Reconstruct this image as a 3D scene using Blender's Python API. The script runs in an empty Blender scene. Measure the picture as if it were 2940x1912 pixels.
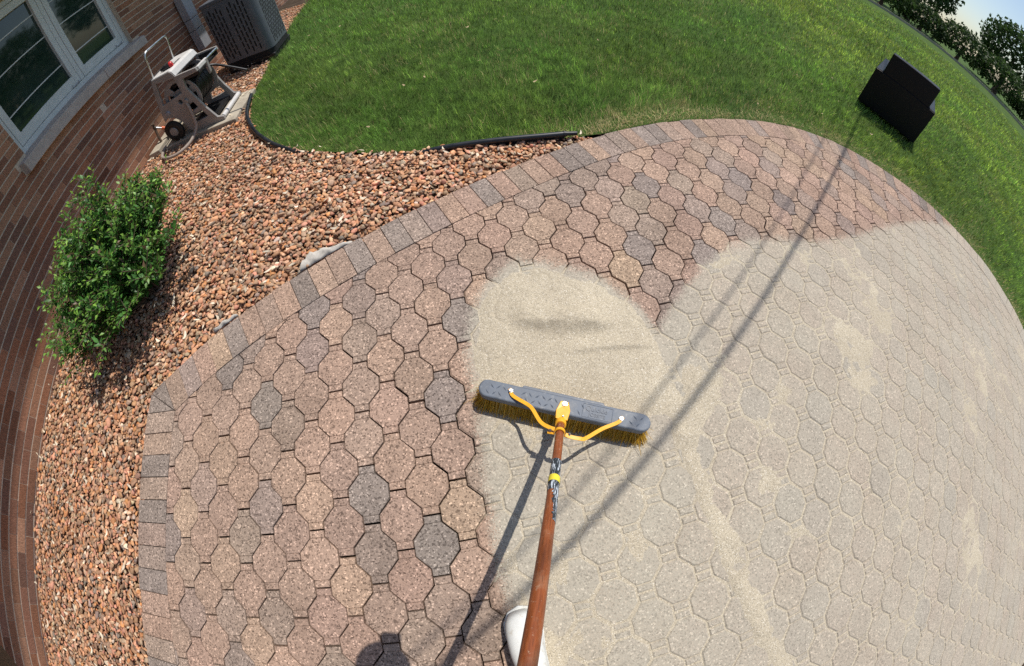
import bpy, bmesh, math, random
import numpy as np
from mathutils import Vector, Matrix

# ------------------------------------------------------------------ camera, sky, sun, exposure
sc = bpy.context.scene
H = 1.26                                    # eye height of the head camera
PITCH, ROLL = 0.4245835, -0.0393799         # tilt away from straight down, roll
cam = bpy.data.cameras.new('camera')
cam_ob = bpy.data.objects.new('camera', cam)
sc.collection.objects.link(cam_ob)
sc.camera = cam_ob
cam.lens = 14.0
cam.sensor_fit = 'HORIZONTAL'
cam.sensor_width = 36.0
cam.sensor_height = 36.0 * 666 / 1024
cam.type = 'PANO'                           # wide action-camera lens: measured fisheye curve
cam.panorama_type = 'FISHEYE_LENS_POLYNOMIAL'
cam.fisheye_fov = math.radians(200)
cam.fisheye_polynomial_k0 = 0.0
cam.fisheye_polynomial_k1 = -0.08028871821929243
cam.fisheye_polynomial_k2 = 0.00010142073020390383
cam.fisheye_polynomial_k3 = 6.507612013874025e-05
cam.fisheye_polynomial_k4 = -2.270513874434477e-06
cam.shift_y = 36.0 / 1912.0
cam.clip_start = 0.005
cam.clip_end = 400.0
cam_ob.matrix_world = Matrix.Translation((0, 0, H)) @ Matrix.Rotation(PITCH, 4, 'X') @ Matrix.Rotation(ROLL, 4, 'Z')

SUN = Vector((0.422, 0.433, 1.26)).normalized()
world = bpy.data.worlds.new('World')
sc.world = world
world.use_nodes = True
wn = world.node_tree
bg = wn.nodes['Background']
sky = wn.nodes.new('ShaderNodeTexSky')
sky.sky_type = 'NISHITA'
sky.sun_disc = False
sky.sun_elevation = math.asin(SUN.z)
sky.sun_rotation = math.atan2(SUN.x, SUN.y)
wn.links.new(sky.outputs[0], bg.inputs[0])
bg.inputs[1].default_value = 0.11
sun = bpy.data.lights.new('sun', 'SUN')
sun.energy = 3.9
sun.angle = math.radians(0.53)
sun.color = (1.0, 0.955, 0.89)
sun_ob = bpy.data.objects.new('sun', sun)
sc.collection.objects.link(sun_ob)
sun_ob.rotation_euler = SUN.to_track_quat('Z', 'Y').to_euler()
sun_ob.location = (6, 6, 18)
sc.view_settings.view_transform = 'Standard'
sc.view_settings.look = 'None'
sc.view_settings.exposure = 0.12
sc.view_settings.gamma = 1.0
sc.view_settings.use_curve_mapping = False
sc.render.engine = 'CYCLES'
sc.cycles.use_denoising = False
sc.cycles.max_bounces = 6
sc.cycles.diffuse_bounces = 3

# ------------------------------------------------------------------ helpers
RNG = np.random.default_rng(7)
random.seed(7)
COL = sc.collection


def rotz(a):
    c, s = math.cos(a), math.sin(a)
    return np.array([[c, -s], [s, c]])


def fbm(x, y, seed=0, octaves=4, scale=1.0, gain=0.5):
    """cheap value noise on arrays, 0..1"""
    out = np.zeros_like(x, dtype=float)
    amp, tot = 1.0, 0.0
    rs = np.random.default_rng(1000 + seed)
    for o in range(octaves):
        tab = rs.random((256, 256))
        fx, fy = x * scale + 17.3 * o, y * scale + 9.1 * o
        ix, iy = np.floor(fx).astype(int), np.floor(fy).astype(int)
        tx, ty = fx - ix, fy - iy
        tx, ty = tx * tx * (3 - 2 * tx), ty * ty * (3 - 2 * ty)
        a = tab[ix % 256, iy % 256]
        b = tab[(ix + 1) % 256, iy % 256]
        c = tab[ix % 256, (iy + 1) % 256]
        d = tab[(ix + 1) % 256, (iy + 1) % 256]
        out += amp * ((a * (1 - tx) + b * tx) * (1 - ty) + (c * (1 - tx) + d * tx) * ty)
        tot += amp
        amp *= gain
        scale *= 2.0
    return out / tot


def sstep(a, b, x):
    t = np.clip((x - a) / (b - a), 0, 1)
    return t * t * (3 - 2 * t)


def in_poly(px, py, poly):
    inside = np.zeros(px.shape, bool)
    n = len(poly)
    for i in range(n):
        x1, y1 = poly[i]
        x2, y2 = poly[(i + 1) % n]
        cond = ((y1 > py) != (y2 > py))
        with np.errstate(divide='ignore', invalid='ignore'):
            xi = (x2 - x1) * (py - y1) / (y2 - y1 + 1e-12) + x1
        inside ^= cond & (px < xi)
    return inside


def seg_dist(px, py, line):
    d = np.full(px.shape, 1e9)
    for (x1, y1), (x2, y2) in zip(line[:-1], line[1:]):
        dx, dy = x2 - x1, y2 - y1
        t = np.clip(((px - x1) * dx + (py - y1) * dy) / (dx * dx + dy * dy), 0, 1)
        d = np.minimum(d, np.hypot(px - x1 - t * dx, py - y1 - t * dy))
    return d


_M = np.array(Matrix.Rotation(PITCH, 3, 'X') @ Matrix.Rotation(ROLL, 3, 'Z'))


def image_size(c, size):
    """(inside the frame?, rough size in the picture) of a piece of the given size at c"""
    v = np.array(c, float) - [0, 0, H]
    d = v @ _M
    h = math.hypot(d[0], d[1]) + 1e-9
    th = math.atan2(h, -d[2])
    r = 1019.34 * (th + 0.141406 * th ** 3 - 0.036026 * th ** 5)
    x, y = 1470 + r * d[0] / h, 992 - r * d[1] / h
    ok = 225 < x < 2715 and 55 < y < 1930
    return ok, size / np.linalg.norm(v)


class MB:
    """collects simple solids into one mesh"""

    def __init__(self):
        self.v, self.f = [], []

    def add(self, vs, fs):
        o = len(self.v)
        self.v += [tuple(map(float, p)) for p in vs]
        self.f += [tuple(i + o for i in f) for f in fs]
        return self

    def box(self, c, s, R=None):
        p = [Vector((x * s[0] / 2, y * s[1] / 2, z * s[2] / 2)) for x in (-1, 1) for y in (-1, 1) for z in (-1, 1)]
        if R is not None:
            p = [R @ q for q in p]
        p = [q + Vector(c) for q in p]
        return self.add(p, [(0, 1, 3, 2), (4, 6, 7, 5), (0, 4, 5, 1), (2, 3, 7, 6), (0, 2, 6, 4), (1, 5, 7, 3)])

    def tube(self, path, r, n=10, flat=None, closed=False):
        """r number or list; flat=(w,h) gives a strap section"""
        path = [Vector(p) for p in path]
        N = len(path)
        rs = r if isinstance(r, (list, tuple)) else [r] * N
        prev = None
        rings = []
        for i, p in enumerate(path):
            if closed:
                d = path[(i + 1) % N] - path[i - 1]
            else:
                d = path[min(i + 1, N - 1)] - path[max(i - 1, 0)]
            d.normalize()
            if prev is None:
                a = Vector((0, 0, 1)) if abs(d.z) < 0.9 else Vector((0, 1, 0))
                u = d.cross(a).normalized()
            else:
                u = (prev - d * prev.dot(d)).normalized()
            prev = u
            w = d.cross(u)
            ring = []
            for k in range(n):
                a = 2 * math.pi * k / n
                if flat:
                    sx = math.copysign(abs(math.cos(a)) ** 0.4, math.cos(a)) * flat[0] / 2
                    sy = math.copysign(abs(math.sin(a)) ** 0.4, math.sin(a)) * flat[1] / 2
                    ring.append(p + u * sx + w * sy)
                else:
                    ring.append(p + (u * math.cos(a) + w * math.sin(a)) * rs[i])
            rings.append(ring)
        vs = [q for ring in rings for q in ring]
        fs = []
        for i in range(N if closed else N - 1):
            j = (i + 1) % N
            for k in range(n):
                fs.append((i * n + k, i * n + (k + 1) % n, j * n + (k + 1) % n, j * n + k))
        if not closed:
            fs.append(tuple(range(n))[::-1])
            fs.append(tuple((N - 1) * n + k for k in range(n)))
        return self.add(vs, fs)

    def cyl(self, a, b, r, n=20, r2=None):
        return self.tube([a, b], [r, r if r2 is None else r2], n)

    def lathe(self, c, axis, prof, n=24):
        """prof: list of (radius, height along axis)"""
        ax = Vector(axis).normalized()
        a = Vector((0, 0, 1)) if abs(ax.z) < 0.9 else Vector((1, 0, 0))
        u = ax.cross(a).normalized()
        w = ax.cross(u)
        vs, fs = [], []
        for r, h in prof:
            for k in range(n):
                t = 2 * math.pi * k / n
                vs.append(Vector(c) + ax * h + (u * math.cos(t) + w * math.sin(t)) * r)
        for i in range(len(prof) - 1):
            for k in range(n):
                fs.append((i * n + k, i * n + (k + 1) % n, (i + 1) * n + (k + 1) % n, (i + 1) * n + k))
        return self.add(vs, fs)

    def prism(self, poly, mapf, t0, t1):
        """extrude 2-D poly between t0 and t1; mapf(a,b,t)->xyz"""
        n = len(poly)
        vs = [mapf(a, b, t0) for a, b in poly] + [mapf(a, b, t1) for a, b in poly]
        fs = [tuple(range(n))[::-1], tuple(range(n, 2 * n))]
        fs += [(i, (i + 1) % n, n + (i + 1) % n, n + i) for i in range(n)]
        return self.add(vs, fs)

    def mesh(self, name):
        me = bpy.data.meshes.new(name)
        me.from_pydata(self.v, [], self.f)
        bm = bmesh.new()
        bm.from_mesh(me)
        bmesh.ops.recalc_face_normals(bm, faces=bm.faces)
        bm.to_mesh(me)
        bm.free()
        return me

    def build(self, name, mat, parent=None, smooth=None, bevel=0.0, seg=2):
        me = self.mesh(name)
        ob = link(name, me, mat, parent)
        if bevel:
            b = ob.modifiers.new('bevel', 'BEVEL')
            b.width = bevel
            b.segments = seg
            b.limit_method = 'ANGLE'
            b.angle_limit = math.radians(35)
        if smooth is not None:
            me.shade_smooth() if hasattr(me, 'shade_smooth') else None
            try:
                me.set_sharp_from_angle(angle=math.radians(smooth))
            except Exception:
                pass
        return ob


def link(name, me, mat=None, parent=None):
    ob = bpy.data.objects.new(name, me)
    COL.objects.link(ob)
    if mat is not None and me is not None and not me.materials:
        me.materials.append(mat)
    if parent is not None:
        ob.parent = parent
    return ob


def tag(o, label=None, cat=None, group=None, kind=None):
    if label:
        o['label'] = label
    if cat:
        o['category'] = cat
    if group:
        o['group'] = group
    if kind:
        o['kind'] = kind
    return o


def thing(name, label, cat, loc=(0, 0, 0), rz=0.0, group=None):
    o = bpy.data.objects.new(name, None)
    o.empty_display_size = 0.1
    COL.objects.link(o)
    o.location = loc
    o.rotation_euler = (0, 0, rz)
    return tag(o, label, cat, group)


def numpy_mesh(name, V, F, tint=None, smooth=False):
    """F: (n,3) or (n,4) int array, tint per vertex rgb"""
    me = bpy.data.meshes.new(name)
    V = np.ascontiguousarray(V, dtype=np.float32)
    F = np.ascontiguousarray(F, dtype=np.int32)
    k = F.shape[1]
    me.vertices.add(len(V))
    me.vertices.foreach_set('co', V.ravel())
    me.loops.add(F.size)
    me.loops.foreach_set('vertex_index', F.ravel())
    me.polygons.add(len(F))
    me.polygons.foreach_set('loop_start', np.arange(0, F.size, k, dtype=np.int32))
    try:
        me.polygons.foreach_set('loop_total', np.full(len(F), k, dtype=np.int32))
    except Exception:
        pass
    if tint is not None:
        a = me.attributes.new('tint', 'FLOAT_COLOR', 'POINT')
        c = np.ones((len(V), 4), dtype=np.float32)
        c[:, :3] = tint
        a.data.foreach_set('color', c.ravel())
    me.update(calc_edges=True)
    if smooth:
        me.polygons.foreach_set('use_smooth', np.ones(len(F), dtype=bool))
    me.validate()
    return me


# ------------------------------------------------------------------ materials
class NT:
    def __init__(self, name):
        self.m = bpy.data.materials.new(name)
        self.m.use_nodes = True
        self.t = self.m.node_tree
        self.b = self.t.nodes['Principled BSDF']
        self.pos = None

    def n(self, typ, **kw):
        x = self.t.nodes.new('ShaderNode' + typ)
        for k, v in kw.items():
            setattr(x, k, v)
        return x

    def l(self, a, b):
        self.t.links.new(a, b)

    def P(self):
        if self.pos is None:
            self.pos = self.n('NewGeometry').outputs['Position']
        return self.pos

    def val(self, sock, v):
        if hasattr(v, 'is_linked') or hasattr(v, 'links'):
            self.l(v, sock)
        else:
            sock.default_value = v

    def math(self, op, a, b=0.0, c=0.0, clamp=False):
        x = self.n('Math', operation=op)
        x.use_clamp = clamp
        self.val(x.inputs[0], a)
        self.val(x.inputs[1], b)
        self.val(x.inputs[2], c)
        return x.outputs[0]

    def noise(self, scale, detail=3.0, rough=0.55, vec=None):
        x = self.n('TexNoise')
        x.inputs['Scale'].default_value = scale
        x.inputs['Detail'].default_value = detail
        x.inputs['Roughness'].default_value = rough
        self.l(vec if vec is not None else self.P(), x.inputs['Vector'])
        return x.outputs['Fac']

    def voro(self, scale, vec=None, out='Color'):
        x = self.n('TexVoronoi')
        x.inputs['Scale'].default_value = scale
        self.l(vec if vec is not None else self.P(), x.inputs['Vector'])
        return x.outputs[out]

    def ramp(self, fac, stops, interp='LINEAR'):
        x = self.n('ValToRGB')
        cr = x.color_ramp
        cr.interpolation = interp
        while len(cr.elements) < len(stops):
            cr.elements.new(0.5)
        for e, (p, c) in zip(cr.elements, stops):
            e.position = p
            e.color = (*c, 1.0) if len(c) == 3 else c
        self.l(fac, x.inputs[0])
        return x.outputs[0]

    def mix(self, fac, a, b, blend='MIX'):
        x = self.n('Mix', data_type='RGBA', blend_type=blend)
        self.val(x.inputs[0], fac)
        for s, v in ((x.inputs[6], a), (x.inputs[7], b)):
            if isinstance(v, tuple):
                s.default_value = (*v, 1.0)
            else:
                self.l(v, s)
        return x.outputs[2]

    def mapr(self, v, a, b, c=0.0, d=1.0, smooth=False):
        x = self.n('MapRange')
        if smooth:
            x.interpolation_type = 'SMOOTHSTEP'
        self.val(x.inputs[0], v)
        for i, q in enumerate((a, b, c, d)):
            x.inputs[1 + i].default_value = q
        return x.outputs[0]

    def bump(self, h, strength=0.4, dist=0.002):
        x = self.n('Bump')
        x.inputs['Strength'].default_value = strength
        x.inputs['Distance'].default_value = dist
        self.l(h, x.inputs['Height'])
        self.l(x.outputs[0], self.b.inputs['Normal'])

    def col(self, c):
        if isinstance(c, tuple):
            self.b.inputs['Base Color'].default_value = (*c, 1.0)
        else:
            self.l(c, self.b.inputs['Base Color'])

    def fin(self, rough=0.7, metal=0.0, spec=None):
        self.b.inputs['Metallic'].default_value = metal
        if isinstance(rough, float):
            self.b.inputs['Roughness'].default_value = rough
        else:
            self.l(rough, self.b.inputs['Roughness'])
        if spec is not None:
            self.b.inputs['Specular IOR Level'].default_value = spec
        return self.m


def plain(name, c, rough=0.5, var=0.18, scale=30.0, metal=0.0, bump=0.0, bscale=200.0, c2=None, spec=None):
    """painted / plastic / metal surface with faint mottling and wear"""
    m = NT(name)
    n1 = m.noise(scale, 5.0, 0.6)
    lo = tuple(x * (1 - var) for x in c)
    hi = tuple(min(1.0, x * (1 + var)) for x in c)
    base = m.ramp(n1, [(0.3, lo), (0.7, hi)])
    if c2:
        n2 = m.noise(scale * 2.7, 6.0, 0.65)
        base = m.mix(m.mapr(n2, 0.56, 0.7), base, c2)
    m.col(base)
    if bump:
        m.bump(m.noise(bscale, 3.0), bump, 0.001)
    r = m.mapr(n1, 0.3, 0.7, max(0.05, rough - 0.08), min(1.0, rough + 0.1))
    return m.fin(r, metal, spec)


# where sand lies on the patio: x > XL(y) and y < GT(x)
XL = [(-1.5, 0.20), (-0.6, 0.02), (-0.448, -0.023), (-0.361, -0.054), (-0.22, -0.084), (-0.05, -0.108), (0.093, -0.128),
      (0.244, -0.142), (0.372, -0.15), (0.547, -0.193), (0.738, -0.171), (0.85, -0.12), (0.93, -0.05), (0.972, -0.005), (1.5, 0.25)]
GT = [(-0.5, 1.0), (0.13, 0.99), (0.30, 0.94), (0.405, 0.887), (0.534, 0.752), (0.58, 0.665), (0.605, 0.63), (0.69, 0.745), (0.803, 0.86),
      (0.93, 0.983), (1.117, 1.09), (1.359, 1.15), (1.564, 1.139), (1.739, 1.153), (2.195, 1.248), (2.582, 1.369), (3.11, 1.488), (3.566, 1.538), (5.0, 1.55)]


def sand_edge(x, y):
    """signed distance-like value: > 0 inside the sanded part"""
    a = x - np.interp(y, [p[0] for p in XL], [p[1] for p in XL])
    b = np.interp(x, [p[0] for p in GT], [p[1] for p in GT]) - y
    return np.minimum(a, b * 0.85)


def curve_node(m, fac, pts, lo, hi, olo, ohi):
    c = m.n('FloatCurve')
    cu = c.mapping.curves[0]
    q = [((p[0] - lo) / (hi - lo), (p[1] - olo) / (ohi - olo)) for p in pts]
    cu.points[0].location = q[0]
    cu.points[1].location = q[-1]
    for a in q[1:-1]:
        cu.points.new(*a)
    for p in cu.points:
        p.handle_type = 'VECTOR'
    c.mapping.update()
    m.l(m.mapr(fac, lo, hi), c.inputs['Value'])
    return m.mapr(c.outputs[0], 0.0, 1.0, olo, ohi)


SAND = (0.498, 0.432, 0.322)
DUST = (0.432, 0.393, 0.312)


def paver_material(name, per_object):
    m = NT(name)
    if per_object:
        tint = m.n('ObjectInfo').outputs['Color']
    else:
        a = m.n('Attribute')
        a.attribute_name = 'tint'
        tint = a.outputs['Color']
    cell = m.n('SeparateColor')
    m.l(m.voro(190.0), cell.inputs[0])
    fleck = m.ramp(cell.outputs[0], [(0.0, (0.40, 0.385, 0.375)), (0.15, (0.60, 0.585, 0.575)), (0.25, (0.97, 0.97, 0.97)), (0.78, (1.05, 1.04, 1.02)),
                                     (0.92, (1.32, 1.31, 1.29)), (0.985, (1.95, 1.95, 1.93))])
    fine = m.ramp(m.noise(330.0, 3.0, 0.7), [(0.3, (0.68, 0.67, 0.66)), (0.7, (1.28, 1.28, 1.27))])
    stain = m.ramp(m.noise(3.1, 7.0, 0.68), [(0.30, (0.76, 0.75, 0.74)), (0.48, (0.99, 0.99, 0.99)), (0.72, (1.14, 1.13, 1.12))])
    c = m.mix(1.0, tint, fleck, 'MULTIPLY')
    c = m.mix(1.0, c, fine, 'MULTIPLY')
    c = m.mix(1.0, c, stain, 'MULTIPLY')
    # sand dust left by the broom
    s = m.n('SeparateXYZ')
    m.l(m.P(), s.inputs[0])
    x, y = s.outputs[0], s.outputs[1]
    a = m.math('SUBTRACT', x, curve_node(m, y, XL, -1.5, 1.5, -0.3, 0.3))
    b = m.math('MULTIPLY', m.math('SUBTRACT', curve_node(m, x, GT, -0.5, 5.0, 0.0, 2.0), y), 0.85)
    e = m.math('MINIMUM', a, b)
    wob = m.math('MULTIPLY', m.math('SUBTRACT', m.noise(14.0, 6.0, 0.75), 0.5), 0.11)
    grn = m.math('MULTIPLY', m.math('SUBTRACT', m.noise(240.0, 2.0, 0.8), 0.5), 0.22)
    e = m.math('ADD', m.math('ADD', e, wob), grn)
    mask = m.mapr(e, -0.004, 0.030, 0.0, 1.0, True)
    near = m.mapr(x, 0.35, 0.95, 0.95, 0.80)
    patch = m.mapr(m.noise(3.2, 4.0, 0.6), 0.35, 0.68, 0.84, 1.10)
    grain = m.mapr(m.noise(260.0, 3.0, 0.75), 0.36, 0.62, 0.66, 1.22)
    amt = m.math('MULTIPLY', m.math('MULTIPLY', mask, near), m.math('MULTIPLY', patch, grain), clamp=True)
    dust = m.mix(m.noise(300.0, 3.0, 0.75), tuple(v * 0.74 for v in DUST), tuple(v * 1.22 for v in DUST))
    dust = m.mix(0.38, dust, m.mix(1.0, dust, fleck, 'MULTIPLY'))
    c = m.mix(amt, c, dust)
    m.col(c)
    hgt = m.math('ADD', m.math('MULTIPLY', cell.outputs[0], 0.5), m.noise(330.0, 3.0, 0.7))
    m.bump(hgt, 0.55, 0.0016)
    return m.fin(0.88, 0.0, 0.25)


def sand_material():
    m = NT('sand')
    g = m.voro(400.0)
    sp = m.n('SeparateColor')
    m.l(g, sp.inputs[0])
    c = m.ramp(sp.outputs[0], [(0.0, tuple(v * 0.50 for v in SAND)), (0.15, tuple(v * 0.82 for v in SAND)), (0.6, SAND), (0.93, tuple(v * 1.20 for v in SAND)), (1.0, (0.78, 0.73, 0.64))])
    lo = m.ramp(m.noise(4.0, 5.0), [(0.3, (0.90, 0.89, 0.88)), (0.7, (1.06, 1.06, 1.05))])
    m.col(m.mix(1.0, c, lo, 'MULTIPLY'))
    m.bump(m.noise(380.0, 3.0, 0.7), 0.7, 0.002)
    return m.fin(0.95, 0.0, 0.15)


def tint_material(name, rough=0.8, fscale=120.0, lo=0.78, hi=1.2, bump=0.3, spec=0.3, trans=0.0):
    m = NT(name)
    a = m.n('Attribute')
    a.attribute_name = 'tint'
    n1 = m.noise(fscale, 4.0, 0.65)
    c = m.mix(1.0, a.outputs['Color'], m.ramp(n1, [(0.3, (lo,) * 3), (0.7, (hi,) * 3)]), 'MULTIPLY')
    m.col(c)
    if bump:
        m.bump(n1, bump, 0.002)
    mm = m.fin(rough, 0.0, spec)
    if trans:
        t = m.n('BsdfTranslucent')
        m.l(c, t.inputs[0])
        x = m.n('MixShader')
        x.inputs[0].default_value = trans
        m.l(m.b.outputs[0], x.inputs[1])
        m.l(t.outputs[0], x.inputs[2])
        m.l(x.outputs[0], m.t.nodes['Material Output'].inputs[0])
    return mm


def brick_material(name, per_object):
    m = NT(name)
    if per_object:
        tint = m.n('ObjectInfo').outputs['Color']
    else:
        a = m.n('Attribute')
        a.attribute_name = 'tint'
        tint = a.outputs['Color']
    mp = m.n('Mapping')
    mp.inputs['Scale'].default_value = (1, 1, 0.35)
    m.l(m.P(), mp.inputs[0])
    n1 = m.noise(150.0, 4.0, 0.7, mp.outputs[0])
    c = m.mix(1.0, tint, m.ramp(n1, [(0.3, (0.62, 0.6, 0.58)), (0.68, (1.25, 1.25, 1.25))]), 'MULTIPLY')
    m.col(c)
    m.bump(n1, 0.8, 0.004)
    return m.fin(0.9, 0.0, 0.2)


def ground_material(name, cols, scale, rough=0.95, bscale=60.0, bump=0.6, dist=0.01):
    m = NT(name)
    n1 = m.noise(scale, 8.0, 0.65)
    n2 = m.noise(bscale, 5.0, 0.7)
    c = m.ramp(n1, [(0.28, cols[0]), (0.5, cols[1]), (0.72, cols[2])])
    c = m.mix(1.0, c, m.ramp(n2, [(0.3, (0.6, 0.6, 0.6)), (0.7, (1.35, 1.35, 1.35))]), 'MULTIPLY')
    m.col(c)
    m.bump(n2, bump, dist)
    return m.fin(rough, 0.0, 0.2)


M_PAVER = paver_material('paver_concrete', True)
M_PAVER_J = paver_material('paver_concrete_field', False)
M_SAND = sand_material()
M_SOIL = ground_material('soil', [(0.035, 0.022, 0.014), (0.06, 0.042, 0.028), (0.10, 0.072, 0.05)], 9.0)
M_JOINT = ground_material('bedding', [(0.05, 0.038, 0.028), (0.08, 0.06, 0.045), (0.11, 0.085, 0.06)], 20.0)
M_STONE = tint_material('gravel_stone', 0.75, 140.0, 0.72, 1.25, 0.35, 0.35)
M_GRASS = tint_material('grass_blade', 0.55, 25.0, 0.85, 1.15, 0.0, 0.35, 0.35)
M_LEAF = tint_material('shrub_leaf', 0.45, 60.0, 0.85, 1.15, 0.0, 0.45, 0.3)
M_FAR = tint_material('far_leaf', 0.6, 3.0, 0.7, 1.3, 0.0, 0.3, 0.35)
M_SEED = tint_material('dry_seed', 0.8, 90.0, 0.85, 1.1, 0.0, 0.2, 0.2)
M_LAWN = ground_material('lawn_ground', [(0.038, 0.080, 0.014), (0.060, 0.112, 0.018), (0.095, 0.135, 0.032)], 1.3, 0.95, 90.0, 0.8, 0.02)
M_BRICK = brick_material('wall_brick', True)
M_BRICK_J = brick_material('wall_brick_field', False)
M_MORTAR = plain('mortar', (0.50, 0.41, 0.32), 0.95, 0.2, 40.0, bump=0.5)
M_SILL = plain('sill_stone', (0.40, 0.36, 0.33), 0.85, 0.15, 14.0, bump=0.3, c2=(0.33, 0.27, 0.24))
M_WINFRAME = plain('window_paint', (0.55, 0.58, 0.58), 0.5, 0.07, 12.0)
M_CONC = plain('concrete', (0.40, 0.35, 0.27), 0.92, 0.22, 9.0, bump=0.6, bscale=150.0, c2=(0.27, 0.22, 0.16))
M_SOFFIT = plain('soffit_paint', (0.62, 0.61, 0.58), 0.6, 0.06, 5.0)
M_SHINGLE = plain('roof_shingle', (0.10, 0.085, 0.075), 0.95, 0.3, 30.0, bump=0.6)
M_REEL_SHADED = plain('reel_plastic_shaded', (0.29, 0.27, 0.25), 0.45, 0.12, 14.0, c2=(0.22, 0.20, 0.18))  # cart plastic darkened: the shade on its sides is put into the colour
M_REEL_LIT = plain('reel_plastic_lit', (0.60, 0.58, 0.55), 0.42, 0.07, 14.0, c2=(0.50, 0.47, 0.43))  # same plastic in a lighter tone for its sunlit top and bars
M_BLACKP = plain('black_plastic', (0.012, 0.012, 0.013), 0.45, 0.25, 20.0)
M_TYRE = plain('tyre_plastic', (0.014, 0.013, 0.012), 0.6, 0.3, 40.0)
M_HOSE = plain('hose_rubber', (0.010, 0.010, 0.011), 0.38, 0.25, 60.0)
M_HOSET = plain('hose_dusty', (0.32, 0.26, 0.215), 0.7, 0.15, 35.0, c2=(0.24, 0.19, 0.15))
M_STEEL = plain('galvanised', (0.58, 0.60, 0.62), 0.3, 0.08, 30.0, metal=1.0)
M_RED = plain('red_plastic', (0.55, 0.018, 0.02), 0.3, 0.15, 40.0)
M_ORANGE = plain('orange_fitting', (0.75, 0.16, 0.05), 0.45, 0.15, 60.0)
M_PIPE = plain('old_pipe', (0.11, 0.075, 0.05), 0.7, 0.35, 50.0, c2=(0.22, 0.10, 0.05))
M_AC = plain('condenser_paint', (0.095, 0.105, 0.125), 0.42, 0.10, 8.0)
M_ACD = plain('condenser_dark', (0.006, 0.006, 0.007), 0.8, 0.2, 30.0)
M_ELEC = plain('meter_box_paint', (0.30, 0.31, 0.34), 0.5, 0.08, 16.0)
M_CHAIR = plain('chair_vinyl', (0.0045, 0.005, 0.008), 0.40, 0.2, 25.0, spec=0.22)
M_CHAIRT = plain('chair_vinyl_arm', (0.018, 0.021, 0.032), 0.36, 0.2, 25.0)
M_BLOCK = plain('broom_block', (0.125, 0.145, 0.175), 0.55, 0.25, 22.0, bump=0.25, bscale=120.0, c2=(0.22, 0.23, 0.24))
M_BLOCKD = plain('broom_block_raised', (0.105, 0.122, 0.150), 0.5, 0.25, 40.0, c2=(0.20, 0.21, 0.22))
M_BRISTLE = tint_material('bristle', 0.5, 60.0, 0.9, 1.1, 0.0, 0.4, 0.3)
M_YELLOW = plain('yellow_paint', (0.86, 0.41, 0.02), 0.35, 0.08, 50.0)
M_TAPE = plain('yellow_tape', (0.80, 0.66, 0.05), 0.5, 0.06, 60.0)
M_BOLT = plain('zinc_bolt', (0.62, 0.62, 0.62), 0.28, 0.15, 90.0, metal=1.0)
M_BOOT = plain('boot_rubber', (0.66, 0.66, 0.62), 0.5, 0.08, 16.0, c2=(0.50, 0.46, 0.38))
M_FABRIC = plain('weed_fabric', (0.52, 0.48, 0.42), 0.9, 0.2, 40.0, bump=0.4)
M_EDGE = plain('edging_plastic', (0.012, 0.014, 0.018), 0.4, 0.3, 14.0)
M_CABLE = plain('cable_sheath', (0.02, 0.02, 0.02), 0.7, 0.2, 5.0)
M_CLOTH = plain('work_cloth', (0.05, 0.06, 0.09), 0.9, 0.25, 14.0)
M_SKIN = plain('skin', (0.42, 0.25, 0.18), 0.55, 0.08, 20.0)
M_CAP = plain('cap_cloth', (0.03, 0.03, 0.035), 0.9, 0.2, 20.0)


def handle_material():
    m = NT('handle_wood')
    mp = m.n('Mapping')
    mp.inputs['Scale'].default_value = (1, 1, 1)
    tc = m.n('TexCoord')
    m.l(tc.outputs['Object'], mp.inputs[0])
    mp.inputs['Scale'].default_value = (9, 9, 0.8)
    n1 = m.noise(22.0, 5.0, 0.65, mp.outputs[0])
    c = m.ramp(n1, [(0.3, (0.17, 0.045, 0.014)), (0.55, (0.28, 0.075, 0.022)), (0.75, (0.36, 0.12, 0.045))])
    n2 = m.noise(90.0, 6.0, 0.75, tc.outputs['Object'])
    c = m.mix(m.mapr(n2, 0.60, 0.68), c, (0.44, 0.30, 0.20))
    n3 = m.noise(14.0, 6.0, 0.7, tc.outputs['Object'])
    c = m.mix(m.mapr(n3, 0.52, 0.74, 0.0, 0.45), c, (0.36, 0.24, 0.15))
    n4 = m.noise(30.0, 4.0, 0.6, mp.outputs[0])
    c = m.mix(m.mapr(n4, 0.60, 0.66, 0.0, 0.6), c, (0.10, 0.035, 0.015))
    m.col(c)
    m.bump(n1, 0.25, 0.001)
    return m.fin(0.38, 0.0, 0.5)


def label_material():
    """torn paper label on the handle: black print and white paper"""
    m = NT('torn_label')
    tc = m.n('TexCoord')
    mp = m.n('Mapping')
    mp.inputs['Scale'].default_value = (1.0, 1.0, 0.10)
    m.l(tc.outputs['Object'], mp.inputs[0])
    n1 = m.noise(330.0, 3.0, 0.7, mp.outputs[0])
    m.col(m.ramp(n1, [(0.53, (0.018, 0.026, 0.034)), (0.60, (0.62, 0.68, 0.74))]))
    return m.fin(0.6)


def glass_material():
    m = NT('window_glass')
    m.col(m.ramp(m.noise(3.0, 3.0), [(0.35, (0.012, 0.028, 0.020)), (0.65, (0.025, 0.045, 0.040))]))
    return m.fin(0.04, 0.0, 0.7)


M_HANDLE = handle_material()
M_LABEL = label_material()
M_GLASS = glass_material()

# ------------------------------------------------------------------ site plan (metres; camera over the origin, +y ahead)
WALL_A = math.radians(6.5)
WALL_P = np.array([-3.247, 2.578])
WN2 = np.array([math.cos(WALL_A), math.sin(WALL_A)])     # out of the wall
WT2 = np.array([-math.sin(WALL_A), math.cos(WALL_A)])    # along the wall


def wl(u, v):
    """wall frame -> world xy"""
    p = WALL_P + WN2 * u + WT2 * v
    return float(p[0]), float(p[1])


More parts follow.
